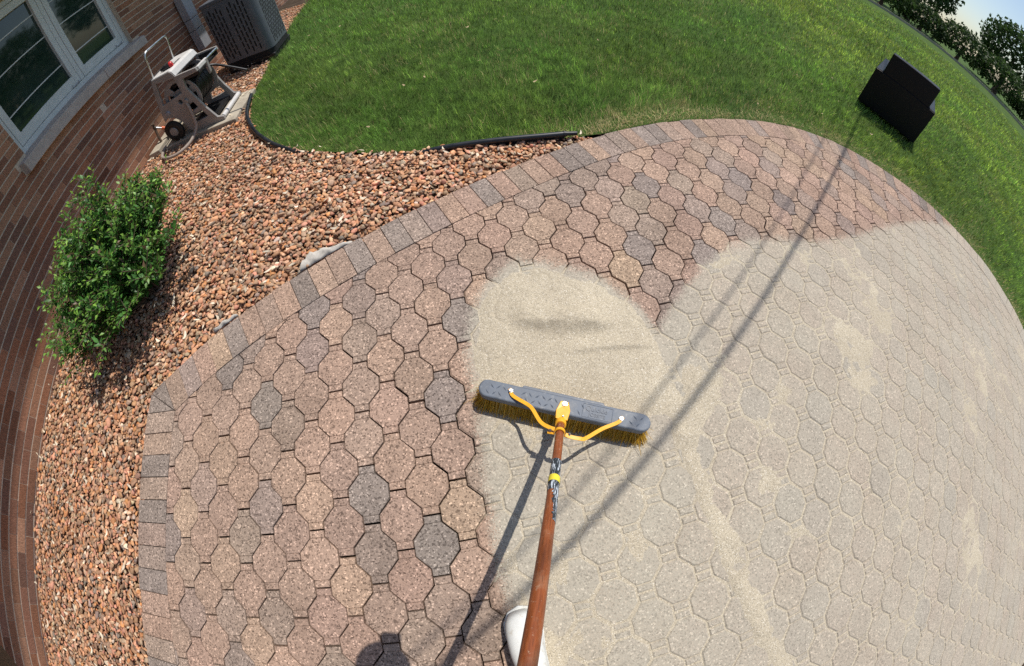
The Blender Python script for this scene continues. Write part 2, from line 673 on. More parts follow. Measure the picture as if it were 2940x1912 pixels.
EDGE_L = [(-1.49, -1.80), (-1.764, 0.388)]
EDGE_T = [(-1.764, 0.388), (-1.602, 0.545), (-1.444, 0.678), (-1.181, 0.872), (-1.0, 0.998), (-0.795, 1.132), (-0.564, 1.278), (-0.3, 1.436), (-0.055, 1.578),
          (0.236, 1.745), (0.438, 1.862), (0.659, 1.975), (0.91, 2.085), (1.211, 2.185), (1.549, 2.270), (1.923, 2.335), (2.24, 2.350), (2.52, 2.305), (2.83, 2.190),
          (3.122, 2.045), (3.422, 1.860), (3.696, 1.650), (4.00, 1.36), (4.25, 1.02), (4.42, 0.62), (4.52, 0.1), (4.55, -0.6), (4.55, -2.6)]
LAWN_E = [wl(0.0, 9.0), wl(0.72, 9.0), (-3.0, 6.5), (-2.72, 5.1), (-2.50, 4.2), (-2.40, 3.75), (-2.315, 3.27), (-2.112, 2.775), (-1.98, 2.58), (-1.849, 2.424), (-1.70, 2.28), (-1.544, 2.165),
          (-1.255, 2.02), (-0.837, 1.905), (-0.561, 1.872), (-0.30, 1.88), (-0.053, 1.885), (0.198, 1.90), (0.432, 1.935)]

# --- ground sheet, soil under everything
bm = MB()
bm.add([(-60, -40, -0.075), (110, -40, -0.075), (110, 110, -0.075), (-60, 110, -0.075)], [(0, 1, 2, 3)])
tag(bm.build('ground', M_SOIL), kind='structure')

# --- lawn sheet (its edge stops short of the patio border, leaving a bare soil line)
lawn_inner = LAWN_E + [(x, y + 0.022) for x, y in EDGE_T[11:17]] + [(x + 0.015, y + 0.02) for x, y in EDGE_T[17:]]
lawn_poly = lawn_inner + [(110, -2.6), (110, 110), (-60, 110), (-60, 30), wl(-8, 9.0)]
me = bpy.data.meshes.new('lawn')
b_ = bmesh.new()
vs = [b_.verts.new((x, y, -0.022)) for x, y in lawn_poly]
es = [b_.edges.new((vs[i], vs[(i + 1) % len(vs)])) for i in range(len(vs))]
bmesh.ops.triangle_fill(b_, edges=es, use_beauty=True)
bmesh.ops.recalc_face_normals(b_, faces=b_.faces)
for f in b_.faces:
    if f.normal.z < 0:
        f.normal_flip()
b_.to_mesh(me)
b_.free()
lawn = tag(link('lawn', me, M_LAWN), kind='structure')

# ------------------------------------------------------------------ patio: border bricks and octagon pavers
patio = thing('patio', None, None)
tag(patio, kind='structure')
inner_pts = None
bed_poly = EDGE_L[:1] + EDGE_T + [(4.55, -1.8)]
me = bpy.data.meshes.new('bedding')
b_ = bmesh.new()
f = b_.faces.new([b_.verts.new((x, y, -0.055)) for x, y in bed_poly])
bmesh.ops.triangulate(b_, faces=[f])
for f in b_.faces:
    f.normal_update()
    if f.normal.z < 0:
        f.normal_flip()
b_.to_mesh(me)
b_.free()
link('bedding', me, M_JOINT, patio)


def clip(poly, p, nrm):
    """keep the part of poly where (q-p).nrm >= 0"""
    out = []
    n = len(poly)
    for i in range(n):
        a, b = poly[i], poly[(i + 1) % n]
        da = (a[0] - p[0]) * nrm[0] + (a[1] - p[1]) * nrm[1]
        db = (b[0] - p[0]) * nrm[0] + (b[1] - p[1]) * nrm[1]
        if da >= 0:
            out.append(a)
        if (da >= 0) != (db >= 0):
            t = da / (da - db)
            out.append((a[0] + (b[0] - a[0]) * t, a[1] + (b[1] - a[1]) * t))
    clean = []
    for q in out:
        if not clean or math.hypot(q[0] - clean[-1][0], q[1] - clean[-1][1]) > 0.0008:
            clean.append(q)
    if len(clean) > 1 and math.hypot(clean[0][0] - clean[-1][0], clean[0][1] - clean[-1][1]) < 0.0008:
        clean.pop()
    return clean


def area(p):
    return 0.5 * sum(p[i][0] * p[(i + 1) % len(p)][1] - p[(i + 1) % len(p)][0] * p[i][1] for i in range(len(p)))


def inset(poly, d):
    """convex ccw polygon moved inwards by d (number, or one per edge)"""
    n = len(poly)
    ds = d if isinstance(d, (list, tuple)) else [d] * n
    lines = []
    for i in range(n):
        a, b = poly[i], poly[(i + 1) % n]
        L = math.hypot(b[0] - a[0], b[1] - a[1]) + 1e-12
        nx, ny = -(b[1] - a[1]) / L, (b[0] - a[0]) / L
        lines.append((nx, ny, nx * a[0] + ny * a[1] + ds[i]))
    out = []
    for i in range(n):
        a1, b1, c1 = lines[i - 1]
        a2, b2, c2 = lines[i]
        det = a1 * b2 - a2 * b1
        if abs(det) < 0.02:
            out.append((poly[i][0] + a2 * ds[i], poly[i][1] + b2 * ds[i]))
        else:
            out.append(((c1 * b2 - c2 * b1) / det, (a1 * c2 - a2 * c1) / det))
    return out


def slab_piece(mb, poly, depth=0.05, ch=0.0035, drop=0.0028):
    if len(poly) < 3:
        return
    if area(poly) < 0:
        poly = poly[::-1]
    A = area(poly)
    if A < 0.00006:
        return
    n = len(poly)
    c = ch
    top = inset(poly, c)
    ok = area(top) > 0 and area(top) < A and all(in_poly(np.array([q[0]]), np.array([q[1]]), poly)[0] for q in top)
    if not ok:
        cx, cy = sum(q[0] for q in poly) / n, sum(q[1] for q in poly) / n
        top = [(q[0] * 0.9 + cx * 0.1, q[1] * 0.9 + cy * 0.1) for q in poly]
    vs = [(x, y, 0.0) for x, y in top] + [(x, y, -drop) for x, y in poly] + [(x, y, -depth) for x, y in poly]
    fs = [tuple(range(n))]
    for i in range(n):
        j = (i + 1) % n
        fs.append((n + i, n + j, j, i))
        fs.append((2 * n + i, 2 * n + j, n + j, n + i))
    mb.add(vs, fs)


TINTS = [((0.354, 0.246, 0.187), 5), ((0.336, 0.237, 0.183), 4.5), ((0.368, 0.256, 0.191), 3), ((0.284, 0.218, 0.182), 2.4), ((0.316, 0.237, 0.188), 3), ((0.370, 0.262, 0.190), 1.2), ((0.258, 0.209, 0.181), 1.2)]
_tw = np.array([w for _, w in TINTS])
_tw = _tw / _tw.sum()


def paver_tint(rng):
    c = np.array(TINTS[rng.choice(len(TINTS), p=_tw)][0]) * rng.uniform(0.92, 1.08) * (1 + rng.normal(0, 0.010, 3))
    return tuple(float(v) for v in np.clip(c, 0.02, 0.9))


def arc_points(line):
    L = [0.0]
    for a, b in zip(line[:-1], line[1:]):
        L.append(L[-1] + math.hypot(b[0] - a[0], b[1] - a[1]))
    return np.array(L)


def smooth_line(line, n=400):
    L = arc_points(line)
    xs = np.array([p[0] for p in line])
    ys = np.array([p[1] for p in line])
    s = np.linspace(0, L[-1], n)
    x, y = np.interp(s, L, xs), np.interp(s, L, ys)
    k = np.ones(21) / 21
    for _ in range(2):
        xp = np.pad(x, 10, mode='reflect', reflect_type='odd')
        yp = np.pad(y, 10, mode='reflect', reflect_type='odd')
        x, y = np.convolve(xp, k, 'valid'), np.convolve(yp, k, 'valid')
    return np.stack([x, y], 1)


run_t = smooth_line(EDGE_T)
run_l = np.array(EDGE_L)
BW, BL = 0.1014, 0.2015
corner = np.array([-1.764, 0.388])
run_t[0] = corner


def at_arc(line, s):
    L = arc_points([tuple(p) for p in line])
    x = np.interp(s, L, line[:, 0])
    y = np.interp(s, L, line[:, 1])
    x2, y2 = np.interp(s + 0.03, L, line[:, 0]), np.interp(s + 0.03, L, line[:, 1])
    x1, y1 = np.interp(s - 0.03, L, line[:, 0]), np.interp(s - 0.03, L, line[:, 1])
    d = np.array([x2 - x1, y2 - y1])
    d /= np.linalg.norm(d)
    return np.array([x, y]), np.array([d[1], -d[0]])      # inward normal for a clockwise edge


bric = []
Lt = arc_points([tuple(p) for p in run_t])[-1]
Ll = arc_points([tuple(p) for p in run_l])[-1]
dl = (run_l[1] - run_l[0]) / Ll
nl_ = np.array([dl[1], -dl[0]])
p1, n1_ = at_arc(run_t, 0.06)
mit = (nl_ + n1_)
mit /= np.linalg.norm(mit)                                 # mitre line runs from the corner along mit
side_n = np.array([mit[1], -mit[0]])                       # points to the left-run side (down)
rb = np.random.default_rng(11)
k = 0
while Ll - k * BW > 0:
    s1, s0 = Ll - k * BW, Ll - (k + 1) * BW
    a, b = run_l[0] + dl * s0, run_l[0] + dl * s1
    ov = rb.normal(0, 0.003)
    poly = [tuple(a - nl_ * ov), tuple(a + nl_ * BL), tuple(b + nl_ * BL), tuple(b - nl_ * ov)]
    poly = clip(poly, corner, side_n if np.dot(side_n, -dl) > 0 else -side_n)
    bric.append(poly)
    k += 1
k = 0
while (k + 1) * BW < Lt:
    (a, na), (b, nb) = at_arc(run_t, k * BW), at_arc(run_t, (k + 1) * BW)
    nm = na + nb
    nm /= np.linalg.norm(nm)
    ov = rb.normal(0, 0.003)
    na2, nb2 = 0.6 * na + 0.4 * nm, 0.6 * nb + 0.4 * nm
    poly = [tuple(a - nm * ov), tuple(b - nm * ov), tuple(b + nb2 * BL), tuple(a + na2 * BL)]
    if k < 4:
        poly = clip(poly, corner, -side_n if np.dot(side_n, -dl) > 0 else side_n)
    bric.append(poly)
    k += 1
nb_ = 0
for poly in bric:
    if len(poly) < 3:
        continue
    if area(poly) < 0:
        poly = poly[::-1]
    if area(poly) < 0.0006:
        continue
    q = inset(poly, 0.0016)
    cx, cy = sum(p[0] for p in q) / len(q), sum(p[1] for p in q) / len(q)
    mb = MB()
    slab_piece(mb, [(x - cx, y - cy) for x, y in q], 0.055, 0.0014, 0.0014)
    if not mb.v:
        continue
    o = mb.build('border_brick', M_PAVER, patio)
    o.location = (cx, cy, float(rb.normal(0, 0.0008)))
    o.rotation_euler = (float(rb.normal(0, 0.004)), float(rb.normal(0, 0.004)), float(rb.normal(0, 0.004)))
    ct = paver_tint(rb)
    if rb.random() < 0.22:
        ct = tuple(float(v) for v in np.array([0.245, 0.200, 0.172]) * rb.uniform(0.88, 1.15))
    o.color = (*ct, 1.0)
    nb_ += 1

# half planes that bound the field (inside of the border)
half = [(run_l[0] + nl_ * (BL + 0.0005), nl_)]
for s in np.arange(0.05, Lt, 0.07):
    p, nn = at_arc(run_t, s)
    half.append((p + nn * (BL + 0.0005), nn))
half = [(np.array(p), np.array(nv)) for p, nv in half]

PX0, PY0, PW, PP, PHI = -1.128004 * H, 0.139244 * H, 0.08516269 * H, 0.16203589 * H, 0.1702861
NW, NL = 0.0616, 0.0551
OW = 2 * PW - NW
OHH = (PP - NL) / 2
RPH = rotz(PHI)
octa = [(NW / 2, OHH), (-NW / 2, OHH), (-OW / 2, NL / 2), (-OW / 2, -NL / 2), (-NW / 2, -OHH), (NW / 2, -OHH), (OW / 2, -NL / 2), (OW / 2, NL / 2)]
tab1 = [(-NW / 2, OHH), (NW / 2, OHH), (NW / 2, PP / 2), (-NW / 2, PP / 2)]
tab2 = [(-NW / 2, -PP / 2), (NW / 2, -PP / 2), (NW / 2, -OHH), (-NW / 2, -OHH)]
G2 = 0.0023      # half joint


def shrink(poly, kind):
    d = []
    n = len(poly)
    for i in range(n):
        a, b = poly[i], poly[(i + 1) % n]
        horiz = abs(a[1] - b[1]) < 1e-6
        if horiz and abs(abs(a[1]) - OHH) < 1e-6:
            d.append(0.0003)
        elif horiz:
            d.append(G2 + 0.0006)
        else:
            d.append(G2 if kind == 'o' else G2 + 0.0002)
    return inset(poly, d)


pieces0 = [shrink(octa, 'o'), shrink(tab1, 't'), shrink(tab2, 't')]


CH_CLEAN = ((0.0018, 0.0018), (0.0013, 0.0016), (0.0013, 0.0016))
CH_SANDED = ((0.0066, 0.0046), (0.0044, 0.0036), (0.0044, 0.0036))       # edges rounded over by packed sand


def paver_mesh_full(chs=CH_CLEAN):
    mb = MB()
    for pc, ch_ in zip(pieces0, chs):
        slab_piece(mb, pc, 0.05, *ch_)
    return mb


full_me = paver_mesh_full().mesh('paver')
full_me.materials.append(M_PAVER)
sanded_me = paver_mesh_full(CH_SANDED).mesh('paver_sanded')
sanded_me.materials.append(M_PAVER)
cands = []
rp = np.random.default_rng(5)
for c in range(-14, 62):
    for kk in range(-24, 24):
        v = kk + (0.5 if c % 2 else 0.0) + 0.5
        q = RPH @ np.array([c * PW, -v * PP]) + np.array([PX0, PY0])
        if q[1] < -1.9 or q[0] > 4.6 or q[1] > 2.6 or q[0] < -2.0:
            continue
        ds = [float((q - p) @ nv) for p, nv in half]
        dm = min(ds)
        if dm < -0.11:
            continue
        ok, size = image_size((q[0], q[1], 0), 1.0)
        cands.append((ok, size, q, dm, ds))
order = sorted(range(len(cands)), key=lambda i: (not cands[i][0], -cands[i][1]))
joined_v, joined_f, joined_t = MB(), [], []
n_ind = 0
for rank, i in enumerate(order):
    ok, size, q, dm, ds = cands[i]
    tint = paver_tint(rp)
    dz = float(np.clip(rp.normal(0, 0.0007), -0.0015, 0.0015))
    rot = PHI + float(rp.normal(0, 0.006))
    tilt = (float(rp.normal(0, 0.004)), float(rp.normal(0, 0.004)))
    if sand_edge(q[0], q[1]) > -0.05:
        dz *= 0.5
        tilt = (tilt[0] * 0.4, tilt[1] * 0.4)
    off = rp.normal(0, 0.0006, 2)
    chs = CH_SANDED if sand_edge(q[0], q[1]) > 0.01 else CH_CLEAN
    if dm > 0.125:
        me = sanded_me if chs is CH_SANDED else full_me
        mb = None
    else:
        mb = MB()
        R = rotz(-PHI)
        for pc, chm in zip(pieces0, chs):
            poly = pc
            for (p, nv), d in zip(half, ds):
                if d < 0.13 and len(poly) >= 3:
                    poly = clip(poly, R @ (p - q) + R @ nv * 0.0015, R @ nv)
            if len(poly) >= 3:
                slab_piece(mb, poly, 0.05, *chm)
        if not mb.v:
            continue
        me = None
    if n_ind < 300 and ok:
        if me is None:
            me = mb.mesh('paver_cut')
            me.materials.append(M_PAVER)
        o = link('paver', me, None, patio)
        o.location = (q[0] + off[0], q[1] + off[1], dz)
        o.rotation_euler = (tilt[0], tilt[1], rot)
        o.color = (*tint, 1.0)
        n_ind += 1
    else:
        src = mb if mb is not None else paver_mesh_full(chs)
        Rr = rotz(rot)
        vs = np.array(src.v)
        vs[:, :2] = vs[:, :2] @ Rr.T + q + off
        vs[:, 2] += dz
        joined_v.add(vs, src.f)
        joined_t += [tint] * len(vs)
me = joined_v.mesh('paver_field')
a_ = me.attributes.new('tint', 'FLOAT_COLOR', 'POINT')
a_.data.foreach_set('color', np.concatenate([np.array(joined_t), np.ones((len(joined_t), 1))], 1).astype(np.float32).ravel())
tag(link('paver_field', me, M_PAVER_J, patio), kind='stuff')


# ------------------------------------------------------------------ sand: swept film in the joints, loose pile ahead of the broom
def joint_dist(x, y):
    """distance to the nearest paver joint"""
    R = rotz(-PHI)
    lx = R[0, 0] * (x - PX0) + R[0, 1] * (y - PY0)
    ly = R[1, 0] * (x - PX0) + R[1, 1] * (y - PY0)
    best = np.full(x.shape, 1e9)
    dum = np.full(x.shape, 1e9)
    c0 = np.round(lx / PW)
    for dc in (-1, 0, 1):
        c = c0 + dc
        offs = np.where(np.mod(c, 2) == 1, 0.5, 0.0) + 0.5
        v = np.round(-ly / PP - offs) + offs
        a = np.abs(lx - c * PW)
        b = np.abs(ly + v * PP)
        # distance outside the octagon, and outside the neck
        o = np.maximum(np.maximum(a - OW / 2, b - OHH), (a + b - (OW / 2 + NL / 2)) * 0.7071)
        t = np.maximum(a - NW / 2, b - PP / 2)
        best = np.minimum(best, np.minimum(o, t))
        dum = np.minimum(dum, np.where(a < NW / 2, np.abs(b - OHH), 1e9))
    return -best, dum


RIDGE = [(-0.05, 0.712), (0.03, 0.686), (0.12, 0.664), (0.22, 0.655), (0.32, 0.656), (0.44, 0.662)]
RIDGE2 = [(0.20, 0.53), (0.36, 0.545), (0.52, 0.545)]


WINDROW = [(0.594, 0.588), (0.592, 0.404), (0.600, 0.267), (0.621, 0.104), (0.660, -0.07), (0.706, -0.229), (0.744, -0.359), (0.820, -0.537), (0.910, -0.726), (1.10, -1.10), (1.4, -2.0)]


def bristle_marks(x, y):
    """fine streaks drawn by the broom, curving towards the sweeper, and a few scuffs"""
    th = np.arctan2(y + 1.6, x - 0.1)
    rr = np.hypot(y + 1.6, x - 0.1)
    st = fbm(th * 60.0, rr * 1.5, 61, 3, 1.0) - 0.5
    return 0.0008 * st + 0.0008 * (fbm(x, y, 62, 3, 26.0) - 0.5)


def sand_height(x, y):
    e = sand_edge(x, y)
    e = e + 0.10 * (fbm(x, y, 3, 5, 11.0, 0.6) - 0.5)
    pile = sstep(0.0, 0.14, e) * sstep(0.30, 0.44, y + 0.22 * (x - 0.16)) * sstep(0.64, 0.50, x)
    low = fbm(x, y, 5, 4, 3.0)
    mid = fbm(x, y, 6, 4, 16.0)
    wht = fbm(x, y, 8, 2, 190.0)
    jd, dum = joint_dist(x, y)
    groove = np.maximum(np.exp(-(jd / 0.0065) ** 4), 0.72 * np.exp(-(dum / 0.0045) ** 4))
    # film: flush with the chamfers, spilling over the tops in patches
    cover = sstep(0.57, 0.80, low + 0.20 * (mid - 0.5) + 0.09 * sstep(0.75, 0.15, x))
    film = -0.0037 + 0.0042 * cover + 0.0005 * (mid - 0.5) + 0.0006 * (wht - 0.5) + bristle_marks(x, y) * (0.3 + cover)
    # long windrow left beside the broom's path
    wr = seg_dist(x, y, WINDROW)
    lee = np.interp(y, [p[1] for p in WINDROW[::-1]], [p[0] for p in WINDROW[::-1]]) - x
    wid_ = np.where(lee > 0, 0.030, 0.075)
    film = film + 0.0072 * np.exp(-(lee / wid_) ** 2) * sstep(0.50, 0.10, y) * (0.35 + 1.1 * mid) * (0.6 + 0.8 * low)
    film = film + 0.0036 * np.exp(-(((x - 1.05) / 0.34) ** 2 + ((y + 0.24 + 0.1 * (x - 1.0)) / 0.035) ** 2)) * (0.4 + mid)
    film = film + 0.0042 * np.exp(-(((x - 1.55) / 0.20) ** 2 + ((y - 0.60) / 0.11) ** 2)) * (0.6 + 0.8 * mid)
    # pile
    r1 = seg_dist(x, y, RIDGE)
    ry = np.interp(x, [p[0] for p in RIDGE], [p[1] for p in RIDGE]) - y
    ry = ry + 0.022 * (fbm(x, y, 71, 3, 9.0) - 0.5)
    w = np.where(ry > 0, 0.034, 0.085)
    ends = sstep(-0.02, 0.09, x) * sstep(0.46, 0.30, x)
    ridge = 0.031 * (0.7 + 0.6 * mid) * np.exp(-(ry / w) ** 2) * ends
    ry2 = np.interp(x, [p[0] for p in RIDGE2], [p[1] for p in RIDGE2]) - y
    ridge2 = 0.009 * np.exp(-(ry2 / np.where(ry2 > 0, 0.012, 0.04)) ** 2) * sstep(0.14, 0.3, x) * sstep(0.60, 0.48, x)
    thick = 0.0052 + 0.0045 * sstep(0.02, 0.2, e) + ridge + ridge2 + 0.0022 * (mid - 0.5) + 0.0010 * (wht - 0.5)
    thick = thick - 0.0042 * np.exp(-(jd / 0.006) ** 2) * sstep(0.24, 0.06, e)
    z = film * (1 - pile) + thick * pile
    # ragged border: only the noise peaks stay above the pavers
    z = z - 0.03 * sstep(0.012, -0.035, e) - 0.0022 * sstep(0.055, 0.0, e)
    return z


SV, SF = [], []
base = 0
for (x0, x1, y0, y1, st) in ((-0.32, 1.5, -1.0, 1.12, 0.0045), (1.5, 2.7, -1.2, 1.45, 0.006), (2.7, 4.5, -1.2, 1.75, 0.009), (1.5, 4.5, -2.0, -1.2, 0.02), (-0.32, 1.5, -2.0, -1.0, 0.02)):
    xs = np.arange(x0, x1 + st * 0.5, st)
    ys = np.arange(y0, y1 + st * 0.5, st)
    X, Y = np.meshgrid(xs, ys, indexing='ij')
    Z = sand_height(X, Y)
    E_ = sand_edge(X, Y)
    nx, ny = X.shape
    idx = np.arange(nx * ny).reshape(nx, ny)
    quads = np.stack([idx[:-1, :-1], idx[1:, :-1], idx[1:, 1:], idx[:-1, 1:]], -1).reshape(-1, 4)
    inside = (E_ > -0.09) & (X < 4.33)
    for p, nv in half:
        inside &= ((X - p[0]) * nv[0] + (Y - p[1]) * nv[1]) > -0.004
    keep = inside.ravel()[quads].all(1)
    quads = quads[keep]
    used = np.unique(quads)
    remap = np.full(nx * ny, -1)
    remap[used] = np.arange(len(used))
    SV.append(np.stack([X.ravel()[used], Y.ravel()[used], Z.ravel()[used]], 1))
    SF.append(remap[quads] + base)
    base += len(used)
me = numpy_mesh('jointing_sand', np.concatenate(SV), np.concatenate(SF), smooth=True)
tag(link('jointing_sand', me, M_SAND), 'pale sand swept over the pavers and heaped ahead of the broom', 'sand', kind='stuff')

# ------------------------------------------------------------------ gravel bed
bed = [wl(0.0, -6.0)] + [wl(0.0, 9.0)] + LAWN_E[1:] + [tuple(p) for p in run_t[::-1] if p[0] < 0.62 and p[1] > 0.39] + [(-1.764, 0.388), (-1.49, -1.8), (-1.2, -4.2)]


def ico(sub):
    b = bmesh.new()
    bmesh.ops.create_icosphere(b, subdivisions=sub, radius=1.0)
    v = np.array([x.co[:] for x in b.verts])
    f = np.array([[y.index for y in x.verts] for x in b.faces])
    b.free()
    return v, f


icoV, icoF = ico(2)
rg = np.random.default_rng(21)
shapes = []
for k in range(14):
    v = icoV.copy()
    for _ in range(8):                                     # plane cuts make facets
        d = rg.normal(size=3)
        d /= np.linalg.norm(d)
        h = rg.uniform(0.36, 0.80)
        over = np.maximum(v @ d - h, 0)
        v = v - over[:, None] * d * 0.9
    v *= np.array([rg.uniform(1.05, 1.45), rg.uniform(0.65, 0.98), rg.uniform(0.42, 0.66)])
    shapes.append(v)


def stones(n_sp, z0, zr, seed, keep=1.0, smin=0.010, smax=0.0185):
    r = np.random.default_rng(seed)
    xs = np.arange(-4.6, 0.75, n_sp)
    ys = np.arange(-3.0, 7.0, n_sp)
    X, Y = np.meshgrid(xs, ys, indexing='ij')
    X = X.ravel() + r.uniform(-0.5, 0.5, X.size) * n_sp
    Y = Y.ravel() + r.uniform(-0.5, 0.5, Y.size) * n_sp
    ok = in_poly(X, Y, bed) & (r.random(X.size) < keep)
    u = (X - WALL_P[0]) * WN2[0] + (Y - WALL_P[1]) * WN2[1]
    v = (X - WALL_P[0]) * WT2[0] + (Y - WALL_P[1]) * WT2[1]
    ok &= ~((u > -0.02) & (u < 1.03) & (v > 0.02) & (v < 0.64))            # concrete slab
    ok &= ~((u > 0.36) & (u < 1.02) & (v > 1.40) & (v < 2.10))             # condenser pad
    ok &= ~((Y < -1.6) | (Y > 6.6))
    X, Y = X[ok], Y[ok]
    d = seg_dist(X, Y, [tuple(p) for p in run_t[::6]])
    d2 = seg_dist(X, Y, EDGE_L)
    ok = (np.minimum(d, d2) > 0.010)
    X, Y = X[ok], Y[ok]
    Z = z0 + r.uniform(-zr, zr, X.size) + 0.012 * (fbm(X, Y, 12, 3, 4.0) - 0.5)
    S = r.uniform(smin, smax, X.size) * np.exp(r.normal(0, 0.16, X.size))
    return X, Y, Z, S


GP = [(0.56, 0.285, 0.150), (0.46, 0.245, 0.135), (0.38, 0.225, 0.135), (0.60, 0.370, 0.230), (0.31, 0.190, 0.120), (0.54, 0.240, 0.100), (0.47, 0.325, 0.210), (0.28, 0.215, 0.165), (0.66, 0.52, 0.38), (0.56, 0.265, 0.165)]
GW = np.array([3, 3.4, 3, 2, 2.4, 1.4, 2.2, 1.6, 0.5, 2])
GW = GW / GW.sum()
sets = [stones(0.0215, -0.040, 0.006, 31), stones(0.0225, -0.023, 0.005, 32, 0.95), stones(0.05, -0.010, 0.004, 33, 0.5, 0.012, 0.020)]
PXs = np.concatenate([s[0] for s in sets])
PYs = np.concatenate([s[1] for s in sets])
PZs = np.concatenate([s[2] for s in sets])
PSs = np.concatenate([s[3] for s in sets])
lay = np.concatenate([np.full(len(s[0]), i) for i, s in enumerate(sets)])
nst = len(PXs)
icoV1, icoF1 = ico(1)
shapes1 = []
for k in range(14):
    v = icoV1.copy()
    for _ in range(7):
        d = rg.normal(size=3)
        d /= np.linalg.norm(d)
        over = np.maximum(v @ d - rg.uniform(0.6, 0.95), 0)
        v = v - over[:, None] * d * 0.9
    shapes1.append(v * np.array([rg.uniform(1.05, 1.4), rg.uniform(0.65, 0.98), rg.uniform(0.42, 0.66)]))
which = rg.integers(0, 14, nst)
yaw = rg.uniform(0, 2 * math.pi, nst)
tx = rg.normal(0, 0.35, nst)
gi = rg.choice(len(GP), nst, p=GW)
tints = np.array(GP)[gi] * np.exp(rg.normal(0, 0.20, (nst, 1))) * (1 + rg.normal(0, 0.03, (nst, 3)))
zone = fbm(PXs, PYs, 14, 3, 1.1)
tints *= (0.86 + 0.28 * zone)[:, None]
fine = (lay > 0) & (np.hypot(PXs, PYs) < 2.6)
for nm, sel, SHP, FF in (('gravel', fine, shapes, icoF), ('gravel_far', ~fine, shapes1, icoF1)):
    ids = np.nonzero(sel)[0]
    VV, FFs, TT = [], [], []
    off_ = 0
    for w in range(14):
        q = ids[which[ids] == w]
        if len(q) == 0:
            continue
        v = SHP[w]
        c, s = np.cos(tx[q]), np.sin(tx[q])
        x = v[None, :, 0] * np.ones((len(q), 1))
        y = v[None, :, 1] * c[:, None] - v[None, :, 2] * s[:, None]
        z = v[None, :, 1] * s[:, None] + v[None, :, 2] * c[:, None]
        c, s = np.cos(yaw[q]), np.sin(yaw[q])
        xw = x * c[:, None] - y * s[:, None]
        yw = x * s[:, None] + y * c[:, None]
        sc_ = PSs[q][:, None]
        P_ = np.stack([xw * sc_ + PXs[q][:, None], yw * sc_ + PYs[q][:, None], z * sc_ + PZs[q][:, None]], -1)
        VV.append(P_.reshape(-1, 3))
        FFs.append((FF[None] + (np.arange(len(q)) * len(v))[:, None, None] + off_).reshape(-1, 3))
        TT.append(np.repeat(tints[q], len(v), 0))
        off_ += len(q) * len(v)
    me = numpy_mesh(nm, np.concatenate(VV), np.concatenate(FFs), np.concatenate(TT), smooth=(nm != 'gravel'))
    o = link('gravel', me, M_STONE)
    if nm == 'gravel':
        tag(o, 'reddish brown and tan gravel stones spread beside the patio border', 'gravel', kind='stuff')
    else:
        tag(o, 'smaller looking reddish gravel further back along the house', 'gravel', kind='stuff')

# ------------------------------------------------------------------ grass
rgz = np.random.default_rng(41)
NB = 330000
rad = np.exp(rgz.uniform(math.log(1.5), math.log(26.0), NB * 2))
ang = rgz.uniform(math.radians(-14), math.radians(140), NB * 2)
gx, gy = rad * np.cos(ang), rad * np.sin(ang)
ok = in_poly(gx, gy, lawn_inner + [(4.7, -2.6), (60, -2.6), (60, 60), (-30, 60), wl(0.0, 30.0)])
tex = fbm(gx, gy, 44, 4, 1.1)
ok &= rgz.random(len(gx)) < np.where(rad < 3.2, (rad / 3.2) ** 1.0, 1.0)
gx, gy, rad = gx[ok][:NB], gy[ok][:NB], rad[ok][:NB]
nb = len(gx)
edge_d = seg_dist(gx, gy, lawn_inner[6:])
edge_p = seg_dist(gx, gy, [tuple(p) for p in run_t[84::3]])
sc_b = np.clip(rad / 4.0, 0.75, 4.5)
hgt = rgz.uniform(0.024, 0.050, nb) * (0.72 + 0.56 * fbm(gx, gy, 45, 3, 2.2)) * np.clip(rad / 6.0, 1.0, 1.7)
hgt *= (0.75 + 0.35 * sstep(0.0, 0.3, edge_d)) * (0.6 + 0.8 * fbm(gx, gy, 53, 2, 17.0))
wid = rgz.uniform(0.0018, 0.0042, nb) * sc_b
yw_ = rgz.uniform(0, 2 * math.pi, nb)
swirl = 2 * math.pi * fbm(gx, gy, 46, 2, 1.6)
lx_ = np.cos(swirl) * 0.5 + np.cos(yw_)
ly_ = np.sin(swirl) * 0.5 + np.sin(yw_)
hgt *= np.where(edge_p < 0.16, 0.6, 1.0)
lean = rgz.uniform(0.15, 0.95, nb) * hgt * np.where(edge_p < 0.16, 2.6, 1.0)
dxn, dyn = lx_ / np.hypot(lx_, ly_), ly_ / np.hypot(lx_, ly_)
sx, sy = -dyn * wid * 0.5, dxn * wid * 0.5
zb = -0.024
bx = np.stack([gx - sx, gx + sx, gx + dxn * lean * 0.4 + sx * 0.8, gx + dxn * lean * 0.4 - sx * 0.8, gx + dxn * lean], 1)
by = np.stack([gy - sy, gy + sy, gy + dyn * lean * 0.4 + sy * 0.8, gy + dyn * lean * 0.4 - sy * 0.8, gy + dyn * lean], 1)
bz = np.stack([np.full(nb, zb), np.full(nb, zb), zb + hgt * 0.62, zb + hgt * 0.62, zb + hgt], 1)
V = np.stack([bx, by, bz], -1).reshape(-1, 3)
o5 = (np.arange(nb) * 5)[:, None]
F = np.concatenate([o5 + [0, 1, 2], o5 + [0, 2, 3], o5 + [3, 2, 4]], 0)
gcol = np.array([0.175, 0.320, 0.054])[None] * np.exp(rgz.normal(0, 0.38, (nb, 1)))
big = fbm(gx, gy, 47, 4, 0.55)
gcol *= (0.40 + 0.95 * big)[:, None] * (0.62 + 0.76 * fbm(gx, gy, 52, 3, 3.2))[:, None]
gcol[:, 0] *= 0.80 + 0.50 * fbm(gx, gy, 48, 3, 0.9)
tuft = fbm(gx, gy, 53, 2, 17.0)
gcol *= (0.35 + 1.3 * sstep(0.2, 0.85, tuft))[:, None]
